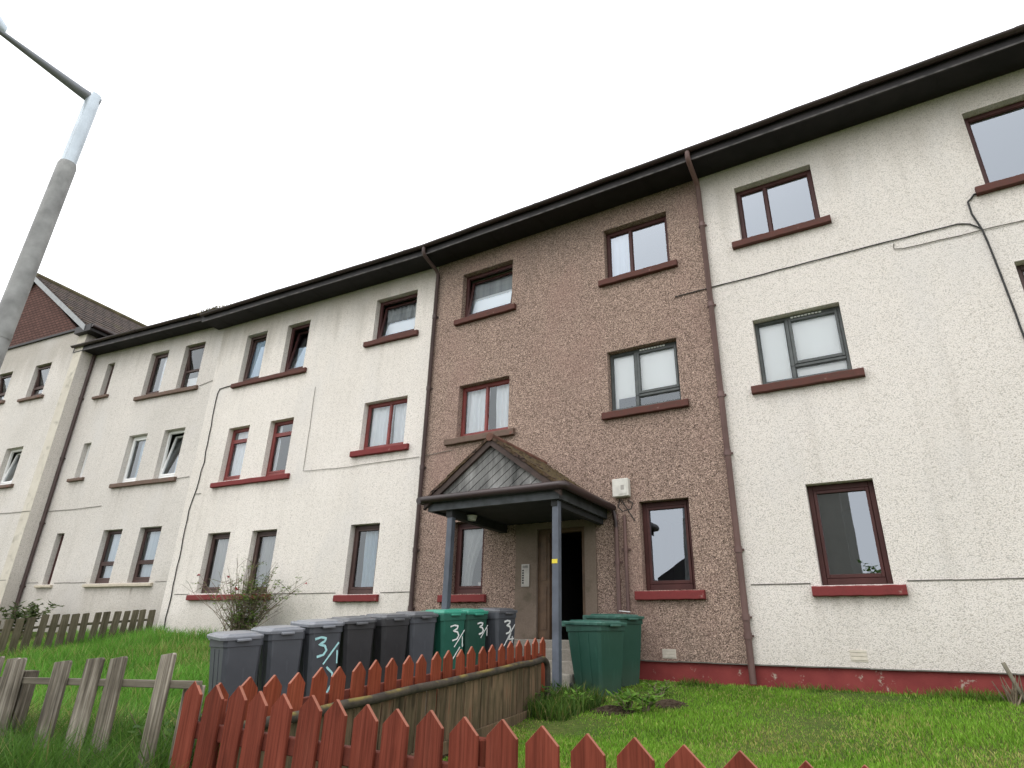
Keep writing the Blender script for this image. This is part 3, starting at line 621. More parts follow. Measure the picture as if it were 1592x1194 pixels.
# air bricks, box on the wall
def air_brick(x0, x1, z0, z1, mat, n=3):
    m = MB(); T = PM.T(); m.box(x0, x1, -.006, .02, z0, z1, T); h = (z1-z0)/n
    for i in range(n): m.box(x0+.01, x1-.01, -.012, -.007, z0+h*i+h*.4, z0+h*(i+1)-h*.05, T)
    m.build('air_brick', mat, T1, OFF)
air_brick(-3.38, -3.17, -.13, .0, M_vent); air_brick(-.83, -.63, -.09, .05, M_vent_c)
m = MB(); m.cbox(-4.05, -3.76, -.12, -.003, 2.36, 2.67, .012, PM.T()); m.cbox(-3.93, -3.79, -.128, -.121, 2.40, 2.60, .002, PM.T()); o = m.build('meter_box', M_cream_p, T1, OFF)
MB().box(-3.89, -3.83, -.131, -.1285, 2.47, 2.55, PM.T()).build('label_plate', M_steel, o, OFF)
m = MB(); m.tube([PM(-3.95, .03, 2.34), PM(-3.98, .035, 2.2), PM(-3.9, .05, 2.12), PM(-3.75, .05, 2.15), PM(-3.72, .04, 2.25), PM(-3.8, .03, 2.3)], .009, 5); m.tube([PM(-3.93, .03, 2.33), PM(-3.76, .04, 2.05), PM(-3.7, .03, 1.95)], .008, 5); m.build('cable', M_cable, T1, OFF)
# entrance: recess with smooth surround, door standing open, hall box behind with its gloom painted near-black
m = MB(); T = PM.T()
m.box(DX0+.002, -5.56, -.03, .35, -.6, DZT-.002, T); m.box(-4.63, DX1-.002, -.03, .35, -.6, DZT-.002, T); m.box(-5.559, -4.631, -.028, .34, 1.93, DZT-.003, T); m.build('door_surround', M_smooth, T1, OFF)
m = MB(); m.box(-5.555, -5.33, .02, .14, .1, 1.925, T); m.box(-4.70, -4.635, .02, .14, .1, 1.925, T); m.box(-5.329, -4.701, .021, .139, 1.86, 1.924, T); m.box(-5.50, -5.385, .008, .0195, .25, .95, T); m.box(-5.50, -5.385, .008, .0195, 1.05, 1.8, T); m.build('door_frame', M_door, T1, OFF)
d_ = empty
m = MB(); m.cbox(-.045, 0, 0, .62, 0, 1.73, .006); m.box(-.056, -.046, .08, .54, .15, .7); m.box(-.056, -.046, .08, .54, .85, 1.6)
dr = m.build('door', M_door, T1); P = PM(-4.71, 0, .105); dr.location = (P[0]-OFF[0], .145, P[2]-OFF[2]); dr.rotation_euler = (0, 0, R(-3))
MB().tube([(-.046, .56, .78), (-.09, .56, .78), (-.09, .56, .9), (-.046, .56, .9)], .009, 6).build('handle', M_steel, dr)
m = MB(); m.box(-5.62, -5.57, .351, 3.3, .1, 2.2, T); m.box(-4.62, -4.57, .351, 3.3, .1, 2.2, T); m.box(-5.569, -4.621, 3.2, 3.3, .1, 2.2, T); m.box(-5.569, -4.621, .351, 3.19, 2.0, 2.1, T); m.build('hallway', M_hall_gloom, T1, OFF)
m = MB(); m.box(-5.56, -4.63, .2, 3.19, -.2, .095, T); m.build('threshold', M_step, T1, OFF)
m = MB(); m.box(-5.86, -5.70, -.05, -.0305, .95, 1.33, T)
ic = m.build('intercom', M_steel, T1, OFF); m = MB()
for i in range(6): m.box(-5.84, -5.81, -.056, -.0505, 1.0+i*.042, 1.025+i*.042, T)
for i in range(4): m.box(-5.835, -5.725, -.053, -.0505, 1.265+i*.012, 1.27+i*.012, T)
m.build('button_panel', M_black, ic, OFF)
# mossy clump on the left end of the eave
m = MB()
for i in range(260):
    u = LA0+random.gauss(.1, .35); z = 8.66+abs(random.gauss(0, .05)); d = .6+random.uniform(-.05, .1); a = random.uniform(0, 6.3); l = random.uniform(.05, .16)
    q = Vector(PA(u, d, z)); e = Vector((cos(a)*.6, sin(a)*.6, random.uniform(-.6, .9)))*l; s_ = Vector((-sin(a), cos(a), 0))*.02; m.add([q-s_, q+s_, q+e], [(0, 1, 2)])
o = m.build('moss_tuft', simple('dry_moss', (.16, .13, .05), .9, .4, 30), T1, OFF); o['kind'] = 'stuff'

# ------------------------------------------------------------------ stepped-up cream section
OFB = (PB.x0, PB.y0, 0)
T2 = empty('apartment_block', OFB, label='far cream section of flats with its eave stepped up and pairs of narrow windows', cat='apartment block')
B3, B2, B1 = (6.69, 8.13), (4.0, 5.43), (1.24, 2.67)
UE = -6.0
hB = [(-3.05, -2.25, *B3), (-1.53, -.68, *B3), (-3.05, -2.25, *B2), (-1.53, -.68, *B2), (-3.05, -2.25, *B1), (-1.53, -.68, *B1), (-5.15, -4.79, 7.0, 8.13), (-5.15, -4.79, 4.32, 5.42), (-5.15, -4.79, 1.24, 2.67)]
wall('wall', M_cream_f, T2, PB, UE, 0, -.3, 8.7, hB, OFB, None, .24)
eaves(T2, OFB, PB, UE-.45, .28, 8.56, .44); roof_slope(T2, OFB, PB, UE-.4, .25, 8.56, .44)
m = MB(); m.box(.26, .30, -.46, .1, 8.5, 8.8, PB.T()); m.build('eave_end', M_fascia, T2, OFB)
shell(T2, OFB, PB, UE, -.01, -.5, 8.5, (-.1, 2.9, 5.7, 8.3), (-4.2,))
pipe('downpipe', T2, OFB, M_pipe_d, PB, UE+.06, 8.6, .1, .05, None, (7, 5, 3, 1.2))
wk = dict(recess=.17)
pair(T2, OFB, PB, hB[0], hB[1], (M_brfr, M_brfr), (SASH, [(0, 1, 0, .4, 'fixed'), (0, 1, .4, 1, 'pivot')]), ((CURT(.35, 1),), (('blind', .1, 1, 0, .3, M_blind),)), M_sill_old, -3.23, -.55)
pair(T2, OFB, PB, hB[2], hB[3], (M_white_fr, M_white_fr), (SASH, TILT), ((CURT(.4, 1, M_bluec),), (('blind', .3, 1, 0, .5, M_bluec, .2),)), M_sill_old, -3.23, -.55)
pair(T2, OFB, PB, hB[4], hB[5], (M_brfr, M_brfr), (LOWSPLIT, LOWSPLIT), ((('blind', .1, 1, .03, 1, M_bluec),), (('blind', .05, 1, .03, 1, M_bluec),)), M_sill_cream, -3.2, -.5, None, .1)
window(T2, OFB, PB, *hB[6], M_brfr, FIX, (), None, (.19, .16, M_sill_old, .11)); window(T2, OFB, PB, *hB[7], M_white_fr, FIX, (), None, (.19, .16, M_sill_old, .11)); window(T2, OFB, PB, *hB[8], M_mahog, FIX, (), None, (.2, .16, M_sill_cream, .09))
strip('movement_bead', T2, OFB, M_bead, PB, -4.6, -3.2, 1.265, 1.28); strip('movement_bead', T2, OFB, M_bead, PB, UE+.1, -5.35, 1.29, 1.305); strip('movement_bead', T2, OFB, M_bead, PB, -.45, -.02, 1.245, 1.258)
cable(T2, OFB, M_cable_g, PB, [(-5.9, 3.36), (-4.5, 3.35), (-3.44, 3.38)], .008); cable(T2, OFB, M_cable_g, PB, [(-.55, 3.93), (-.05, 3.95)], .008); cable(T2, OFB, M_cable_g, PB, [(-.5, 6.66), (.0, 6.75)], .008)
m = MB(); m.tube([PB(-5.2, .05, .3), PB(-5.2, .05, .75)], .045, 8); m.build('waste_pipe', M_cable_g, T2, OFB)

# ------------------------------------------------------------------ gabled block beyond it
OFC = (PC.x0, PC.y0, 0)
T3 = empty('gabled_block', OFC, label='gabled cream block at the far left with red hung tiles in its gable', cat='building')
hC = [(-2.4, -1.5, 7.2, 8.4), (-4.6, -3.72, 7.3, 8.42), (-2.42, -1.5, 4.22, 5.45), (-4.6, -3.72, 4.22, 5.45), (-2.42, -1.5, 1.3, 2.6), (-4.6, -3.72, 1.3, 2.6)]
GW = -8.36; CZ = 9.45; AP = 12.3
wall('wall', M_cream_f, T3, PC, GW, 0, -.5, CZ, hC, OFC, None, .24)
m = MB(); T = PC.T(); m.box(-.42, .004, -.004, -.0005, -.5, CZ-.29, T); m.build('corner_margin', M_quoin, T3, OFC)
m = MB(); m.quad(T(.0, .0, -.5), T(.0, .62, -.5), T(.0, .62, CZ-.02), T(.0, .0, CZ-.02)); m.quad(T(-.02, .62, 8.4), T(-.02, 8, 8.4), T(-.02, 8, CZ-.02), T(-.02, .62, CZ-.02)); m.build('side_wall', M_cream_f, T3, OFC)
m = MB(); m.prism([(GW+.3, CZ+.02), (-.62, CZ+.02), (GW/2, AP-.12)], -.05, .1, T); m.build('tile_hanging', M_tilehang, T3, OFC)
m = MB(); m.box(GW+.2, -.5, -.07, .05, CZ-.06, CZ+.02, T); m.build('tile_drip_board', M_fascia, T3, OFC)
sl_ = (AP-CZ)/(-GW/2)
def roofq(x0, x1, y0, y1, t): return [T(x0, y0, AP-abs(x0-GW/2)*sl_), T(x1, y0, AP-abs(x1-GW/2)*sl_), T(x1, y1, AP-abs(x1-GW/2)*sl_), T(x0, y1, AP-abs(x0-GW/2)*sl_), T(x0, y0, AP-abs(x0-GW/2)*sl_+t), T(x1, y0, AP-abs(x1-GW/2)*sl_+t), T(x1, y1, AP-abs(x1-GW/2)*sl_+t), T(x0, y1, AP-abs(x0-GW/2)*sl_+t)]
m = MB(); nr = 14
for i in range(nr):
    a = GW/2+.003+(.35-GW/2)*i/nr; b = GW/2+(.35-GW/2)*(i+1)/nr
    q = roofq(a, b, -.16, 12, .06); q = [Vector(p) for p in q]; q[4].z -= .0; q[5].z += .025; q[1].z += .0; m.hexa(q)
    m.hexa(roofq(GW-.35+(GW/2-(GW-.35))*i/nr, GW-.35+(GW/2-(GW-.35))*(i+1)/nr-.003, -.16, 12, .06))
m.build('roof', M_rooftile, T3, OFC)
m = MB(); m.tube([T(GW/2, -.16, AP+.08), T(GW/2, 12, AP+.08)], .1, 8); m.build('ridge_tiles', simple('ridge_lichen', (.10, .085, .045), .9, .45, 3), T3, OFC)
M_verge = simple('verge_board_pale', (.30, .31, .32), .6, .15, 4)
m = MB()
for sgn in (1, -1):
    e = (.06 if sgn > 0 else GW-.06)
    q = [T(GW/2+.0015*sgn, -.19, AP-.20), T(e, -.19, AP-abs(e-GW/2)*sl_-.20), T(e, -.161, AP-abs(e-GW/2)*sl_-.20), T(GW/2+.0015*sgn, -.161, AP-.20), T(GW/2+.0015*sgn, -.19, AP+.0), T(e, -.19, AP-abs(e-GW/2)*sl_), T(e, -.161, AP-abs(e-GW/2)*sl_), T(GW/2+.0015*sgn, -.161, AP)]
    m.hexa(q)
m.build('verge_board', M_verge, T3, OFC)
m = MB(); m.box(-.45, .38, -.17, .6, CZ-.28, CZ-.04, T); m.box(.32, .37, .601, 10, CZ-.3, CZ-.1, T); m.build('eave_box', M_fascia, T3, OFC)
m = MB(); m.tube([T(.42, -.16, CZ-.12), T(.42, 10, CZ-.12)], .06, 8); m.build('gutter', M_gutter, T3, OFC)
shell(T3, OFC, PC, GW, -.1, -.5, 9.3, (-.1, 2.9, 5.9, 8.9), (-3,))
for i, h in enumerate(hC):
    window(T3, OFC, PC, *h, M_white_fr if i in (2, 3) else M_brfr, TILT if i in (2,) else [(0, 1, 0, .3, 'sash'), (0, 1, .3, 1, 'pivot')] if i < 2 else SASH, (CURT(.4, 1, M_net),), None, (.25, .18, M_sill_old, .12))
strip('movement_bead', T3, OFC, M_bead, PC, GW, -.1, 1.33, 1.345); cable(T3, OFC, M_cable_g, PC, [(-5, 3.33), (0, 3.29)], .008)

# ------------------------------------------------------------------ porch
PX0, PX1, PYF, ZG = -6.72, -4.15, 8.20, 2.17
PCX = -5.43; PAP = 3.13
PO = (PCX, 9.1, -.5)
T4 = empty('porch', PO, label='gabled entrance porch with mossy tiled roof and weathered diagonal boards, on two grey posts', cat='porch')
I = lambda x, y, z: (x, y, z)
ps = (PAP-ZG-.02)/(PX1-PCX)
for sgn in (1, -1):        # two tiled slopes built of overlapping courses
    m = MB(); n = 8; e = PX1+.03 if sgn > 0 else PX0-.03
    for i in range(n):
        a, b = PCX+(e-PCX)*i/n, PCX+(e-PCX)*(i+1)/n
        nt_ = 9
        for j in range(nt_):
            ya, yb = PYF-.08+(9.995-PYF+.08)*j/nt_, PYF-.08+(9.995-PYF+.08)*(j+1)/nt_-.004; jz = random.uniform(-.006, .01)
            za, zb = PAP-abs(a-PCX)*ps+jz, PAP-abs(b-PCX)*ps+.02+jz
            m.hexa([(a, ya, za-.02), (b, ya, zb-.045), (b, yb, zb-.045), (a, yb, za-.02), (a, ya, za+.028), (b, ya, zb+.02), (b, yb, zb+.02), (a, yb, za+.028)])
    m.build('roof_slope', M_porchtile, T4, PO)
m = MB(); m.tube([(PCX, PYF-.09, PAP+.0), (PCX, 9.99, PAP+.0)], .07, 9); m.build('ridge_tiles', simple('ridge_terracotta', (.13, .06, .042), .85, .4, 5), T4, PO)
# moss cushions on the right slope
m = MB()
for i in range(1100):
    t = random.random()**.7; x = PCX+.1+(PX1-PCX-.08)*t; y = random.uniform(PYF-.02, 9.95); z = PAP-abs(x-PCX)*ps+.03; r_ = random.uniform(.015, .06)
    vs = [(x+r_*cos(k*PI/3), y+r_*sin(k*PI/3), z-.02-ps*r_*cos(k*PI/3)) for k in range(6)] + [(x+random.uniform(-.01, .01), y, z+r_*.55)]
    m.add(vs, [(k, (k+1) % 6, 6) for k in range(6)], True)
o = m.build('moss', simple('moss_green_brown', (.072, .050, .021), .95, .5, 14), T4, PO); o['kind'] = 'stuff'
# gable: diagonal boards running parallel to the left rake, clipped to the triangle
m = MB(); gx0, gx1 = PX0+.16, PX1-.16; gz = ZG+.03; gs = ps
ang = math.atan2(ps, 1); bw = .115
def clip(poly, a, b, c):
    out = []
    for i in range(len(poly)):
        p, q = poly[i], poly[(i+1) % len(poly)]; fp, fq = a*p[0]+b*p[1]+c, a*q[0]+b*q[1]+c
        if fp >= 0: out.append(p)
        if fp*fq < 0: t = fp/(fp-fq); out.append((p[0]+(q[0]-p[0])*t, p[1]+(q[1]-p[1])*t))
    return out
ztop = gz+(PCX-gx0)*gs
for kk in range(30):
    o0 = -kk*bw; dx, dz = cos(ang), sin(ang); nxx, nzz = sin(ang), -cos(ang)
    p0 = (gx0+nxx*kk*bw, gz+nzz*kk*bw); poly = []
    for s_, t_ in ((-3, .006), (5, .006), (5, bw-.006), (-3, bw-.006)): poly.append((p0[0]+dx*s_+nxx*t_, p0[1]+dz*s_+nzz*t_))
    poly = clip(poly, 0, 1, -gz)                       # above the base
    if poly: poly = clip(poly, gs, -1, gz-gs*gx0)      # under left rake
    if poly: poly = clip(poly, -gs, -1, gz+gs*gx1)     # under right rake
    if len(poly) > 2: m.prism(poly, PYF+.0, PYF+.022, I)
m.prism([(gx0, gz-.002), (gx1, gz-.002), (PCX, ztop-.004)], PYF+.024, PYF+.05, I)
m.build('gable_boards', M_gable, T4, PO)
m = MB()
for e, sgn in ((PX0, -1), (PX1, 1)):
    zE = PAP-abs(e-PCX)*ps
    m.hexa([(PCX+.001*sgn, PYF-.06, PAP-.14), (e, PYF-.06, zE-.14), (e, PYF-.002, zE-.14), (PCX+.001*sgn, PYF-.002, PAP-.14), (PCX+.001*sgn, PYF-.06, PAP-.025), (e, PYF-.06, zE-.025), (e, PYF-.002, zE-.025), (PCX+.001*sgn, PYF-.002, PAP-.025)])
m.build('verge_board', simple('verge_dark_brown', (.05, .032, .027), .75, .35, 6, .1), T4, PO)
m = MB(); m.box(PX0+.05, PX1-.05, PYF, PYF+.05, ZG-.15, ZG+.025); m.box(PX1-.10, PX1-.051, PYF+.051, 9.99, ZG-.15, ZG+.02); m.box(PX0+.051, PX0+.10, PYF+.051, 9.99, ZG-.15, ZG+.02); m.build('fascia', M_greywood, T4, PO)
m = MB(); m.box(PX0+.11, PX1-.11, PYF+.055, 9.985, ZG-.12, ZG-.09); m.box(PX0+.4, PX0+.52, PYF+.056, 9.98, ZG-.26, ZG-.121); m.box(PX1-.22, PX1-.12, PYF+.056, 9.98, ZG-.24, ZG-.121); m.build('ceiling', M_underside, T4, PO)
m = MB(); rg = .062
for pts in ([(PX0-.02, PYF-.075, ZG+.035), (PX1+.0, PYF-.075, ZG+.035), (PX1+.06, PYF-.05, ZG+.033), (PX1+.075, PYF+.03, ZG+.03), (PX1+.075, 9.95, ZG+.02)], [(PX0-.075, PYF-.1, ZG+.033), (PX0-.075, 9.97, ZG+.03)]): m.tube(pts, rg, 12)
m.tube([(PX1+.07, 9.93, ZG+.0), (PX1+.1, 9.93, ZG-.06), (-4.03, 9.945, ZG-.22), (-4.03, 9.95, ZG-.35)], .036, 10)
m.build('gutter', M_gutter, T4, PO)
for x, lab in ((-4.31, 'grey post with a small yellow sticker'), (-6.26, None)):
    m = MB(); zb = ground_z(x, 8.32); m.cbox(x-.052, x+.052, 8.27, 8.375, zb-.1, ZG-.155, .008); o = m.build('post', M_postp, T4, PO)
    if lab:
        o['label'] = lab; MB().box(x-.048, x+.04, 8.264, 8.2685, 1.10, 1.16).build('sticker', M_yellow, o, PO)
m = MB(); m.tube([(-6.15, 8.75, ZG-.16), (-6.15, 8.75, ZG-.24)], [.09, .07], 12); m.build('porch_lamp', M_cream_p, T4, PO)
# entrance steps
st = empty('entrance_steps', (-5.2, 9.3, -.5), label='concrete steps and landing up to the entrance under the porch', cat='steps')
m = MB(); z0 = ground_z(-5.2, 8.7)
for i, (ya, zt) in enumerate(((8.62, -.36), (8.92, -.2), (9.22, -.04), (9.52, .09))): m.cbox(-6.1, -4.27, ya, 9.965 if i == 3 else 9.97-.001*i, -.9, zt, .012)
m.build('tread', M_step, st, (-5.2, 9.3, -.5))

# ------------------------------------------------------------------ fences
def picket_mesh(w_, h, t_, point, mat, name='picket', cut=None):
    m = MB(); n = len
    if point: poly = [(-w_/2, 0), (w_/2, 0), (w_/2, h-point), (0, h), (-w_/2, h-point)]
    else: poly = [(-w_/2, 0), (w_/2, 0), (w_/2, h-.012), (w_/2-.02, h), (-w_/2, h-.02)]
    m.prism(poly, 0, t_)
    o = m.build(name, [mat] + ([cut] if cut else []), None)
    if cut:
        for p_ in o.data.polygons:
            if p_.normal.z > .4: p_.material_index = 1
    b = o.modifiers.new('bevel', 'BEVEL'); b.width = .0035; b.segments = 2; b.limit_method = 'ANGLE'
    return o
def fence_line(root, proto, pts, first=True):
    """copy proto as picket children of root: pts = (loc world, rotz, scale z)"""
    for i, (loc, rz, szx, lean) in enumerate(pts):
        o = proto if i == 0 else copy_obj(proto); o.parent = root
        o.location = (loc[0]-root.location.x, loc[1]-root.location.y, loc[2]-root.location.z); o.rotation_euler = (0, lean, rz); o.scale = szx
# street-front red picket fence
Y0 = 2.74; F1 = empty('picket_fence', (-4, Y0, STREET), label='red-stained pointed picket fence along the street front, nearest the camera', cat='fence')
pr = picket_mesh(.158, .93, .022, .075, M_red, cut=M_redcut); P_ = []
xf = -4.02
ptop = lambda x: lerp_tab(x, [(-4, -.268), (-.4, -.352), (6, -.41)])
i = 0
while xf < 5.2:
    s_ = (1+random.uniform(-.03, .03), 1, 1); P_.append(((xf+random.uniform(-.006, .006), Y0+random.uniform(-.003, .003), ptop(xf)-.93+random.uniform(-.008, .008)), 0, s_, R(random.uniform(-.7, .7)))); xf += .2105; i += 1
fence_line(F1, pr, P_)
for zr, ln in ((-.27, 0), (-.72, 0)):
    m = MB()
    a, b = -4.12, 5.2; m.cbox(0, b-a, .0225, .068, -.045, .045, .005)
    o = m.build('rail', M_redrail, F1); o.location = (a-F1.location.x, 0, ptop(-4)+zr-STREET); o.rotation_euler = (0, math.atan2(.13, 9.3), 0)
for x in (-3.92, -1.9, .2, 2.3, 4.4):
    m = MB(); m.cbox(x-.045, x+.045, Y0+.07, Y0+.16, STREET-.2, ptop(x)-.1, .006); m.build('post', M_red, F1, tuple(F1.location))
# path-side red fence, climbing to the porch post
A0 = Vector((-3.93, 2.86, -.27)); A1 = Vector((-4.27, 7.85, .10)); N = 22; dirv = (A1-A0); rz = math.atan2(dirv.y, dirv.x)
F2 = empty('picket_fence', (A0.x, A0.y, STREET), label='red-stained picket fence beside the path, climbing to the porch post', cat='fence')
pr2 = picket_mesh(.155, .92, .022, .075, M_red_back, cut=M_redcut); P_ = []
for i in range(N+1):
    q = A0+dirv*(i/N); P_.append(((q.x, q.y, q.z-.92+random.uniform(-.01, .01)), rz, (1, 1, 1), R(random.uniform(-1, 1))))
# picket front is local -y: rz turns local x along the run, so -y faces right/near side
fence_line(F2, pr2, P_)
sl2 = math.atan2(dirv.z, math.hypot(dirv.x, dirv.y)); ln = dirv.length
for zr in (-.235, -.66):
    m = MB(); m.cbox(-.05, ln+.05, .0225, .065, -.042, .042, .005); o = m.build('rail', M_redrail, F2); o.location = (0, 0, A0.z+zr-STREET); o.rotation_euler = (0, -sl2, rz)
m = MB(); q = A1; m.cbox(-.05, .12, -.02, -.002, -.045, .045, .004); o = m.build('rail_end', M_redrail, F2); q = A0+dirv*.97; o.location = (q.x-A0.x, q.y-A0.y, q.z-.25-STREET); o.rotation_euler = (0, -sl2, rz)
# low weathered fence with a mossy tubular handrail, just on the lawn side of it
nrm = Vector((dirv.y, -dirv.x, 0)).normalized(); dh = Vector((dirv.x, dirv.y, 0)).normalized()
F3 = empty('low_fence', (A0+nrm*.16).to_tuple()[:2] + (STREET,), label='low weathered plank fence under a mossy tubular handrail, beside the lawn', cat='fence')
B0 = A0+nrm*.15+Vector((0, 0, -.27))+dh*.02; B1v = A0+dirv*.925+nrm*.15; B1v.z -= .235; dv = B1v-B0
pr3 = picket_mesh(.16, .62, .02, 0, M_oldback, 'plank'); P_ = []; n3 = 28
for i in range(n3):
    t = (i+.5)/n3; q = B0+dv*t; P_.append(((q.x, q.y, q.z-.62-.01+random.uniform(-.03, .0)), rz, (dv.length/n3/.16*random.uniform(.82, .95), 1, 1), R(random.uniform(-1.2, 1.2))))
fence_line(F3, pr3, P_)
off3 = tuple(F3.location); m = MB(); pts = [B0-dh*.05-nrm*.03 + Vector((0, 0, 0))]
for i in range(1, 15):
    q = B0+dv*(i/14)-nrm*.0; pts.append(q+nrm*.03+Vector((0, 0, random.uniform(-.008, .008))))
for k in range(1, 6):
    a = k*PI/10; pts.append(B1v+nrm*.03+dh*(.13*sin(a))+Vector((0, 0, -.13*(1-cos(a)))))
pts.append(pts[-1]+Vector((0, 0, -.5))); m.tube(pts, .036, 10); m.build('handrail', M_rail, F3, off3)
m = MB(); sl3 = math.atan2(dv.z, math.hypot(dv.x, dv.y)); m.cbox(dv.length*.42, dv.length*.98, -.03, -.004, -.06, .05, .006); o = m.build('gravel_board', M_oldback, F3); q = B0; o.location = (q.x-off3[0], q.y-off3[1], q.z-.55-off3[2]); o.rotation_euler = (0, -sl3, rz)
# bare grey picket fence on the left, several pickets missing
F4 = empty('picket_fence', (-5.5, 2.72, STREET), label='bare grey broken picket fence with gaps, at the lower left', cat='fence')
pr4 = picket_mesh(.2, 1.03, .022, 0, M_greyfence); P_ = []
for x, zt, w_, ln_ in ((-4.38, -.105, .74, 1.), (-4.93, -.145, .98, -1.2), (-5.28, -.16, 1.06, 1.), (-5.69, -.195, 1.15, -.6), (-6.36, -.2, 1.0, -2), (-6.55, -.2, 1.0, 1), (-6.75, -.2, .95, -3), (-6.98, -.2, 1.0, 0), (-7.24, -.2, 1.0, 1), (-7.5, -.2, 1.0, 1)):
    P_.append(((x, 2.72+random.uniform(-.01, .01), zt-1.03), R(random.uniform(-2, 2)), (w_, 1, 1), R(ln_)))
fence_line(F4, pr4, P_)
for zr in (-.36,):
    m = MB(); m.cbox(-3.7, 1.5, .024, .062, -.024, .024, .004); o = m.build('rail', M_greyrail, F4); o.location = (0, 0, zr-STREET+.02); o.rotation_euler = (0, R(-2), 0)
for x in (-4.18, -6.45): m = MB(); m.cbox(x-.05, x+.05, 2.80, 2.90, STREET-.1, -.3, .006); m.build('post', M_greyfence, F4, (-5.5, 2.72, STREET))
# short fence dividing the gardens, against the far wall
F5 = empty('picket_fence', (-15.9, 9.3, 0), label='short olive-grey garden fence running out from the far cream wall', cat='fence')
pr5 = picket_mesh(.15, .85, .02, 0, M_greyfence2); P_ = []
for i in range(24):
    y = 9.35-i*.21; x = -15.95-.004*i; zt = lerp_tab(y, [(4.5, .05), (6.3, .2), (7.05, .35), (9.5, .6)])
    P_.append(((x, y, zt-.85+random.uniform(-.02, .02)), R(90+random.uniform(-2, 2)), (random.uniform(.92, 1.08), 1, 1), R(random.uniform(-2.5, 2.5))))
fence_line(F5, pr5, P_)
m = MB(); m.tube([(-16.02, 9.4, .35), (-16.05, 7.05, .1), (-16.1, 4.6, -.2)], .03, 6); m.build('rail', M_greyfence2, F5, (-15.9, 9.3, 0))

# ------------------------------------------------------------------ wheelie bins
def stroke(pts, w_, T):
    m = MB(); P = []
    for a, b in zip(pts, pts[1:]):
        for i in range(4): P.append((a[0]+(b[0]-a[0])*i/4, a[1]+(b[1]-a[1])*i/4))
    P.append(pts[-1]); vs = []; n = len(P)
    for i, p_ in enumerate(P):
        q, r_ = P[max(i-1, 0)], P[min(i+1, n-1)]; dx, dz = r_[0]-q[0], r_[1]-q[1]; l = math.hypot(dx, dz) or 1; ww = w_*(.5+random.uniform(-.08, .08))
        vs += [T(p_[0]-dz/l*ww, p_[1]+dx/l*ww), T(p_[0]+dz/l*ww, p_[1]-dx/l*ww)]
    m.add(vs, [(2*i, 2*i+1, 2*i+3, 2*i+2) for i in range(n-1)]); return m
THREE = [(-.045, .075), (.0, .09), (.04, .08), (.03, .05), (-.01, .025), (.035, .01), (.05, -.03), (.03, -.07), (-.02, -.085)]
SLASH = [(.055, .09), (-.055, -.10)]; ONE = [(0, .06), (.004, -.06)]; FOUR = [(.0, .07), (-.035, -.01), (.045, -.005)]; FOURB = [(.02, .03), (.015, -.075)]; PAREN = [(-.02, .13), (.03, .07), (.035, -.02), (.0, -.1), (-.05, -.15)]
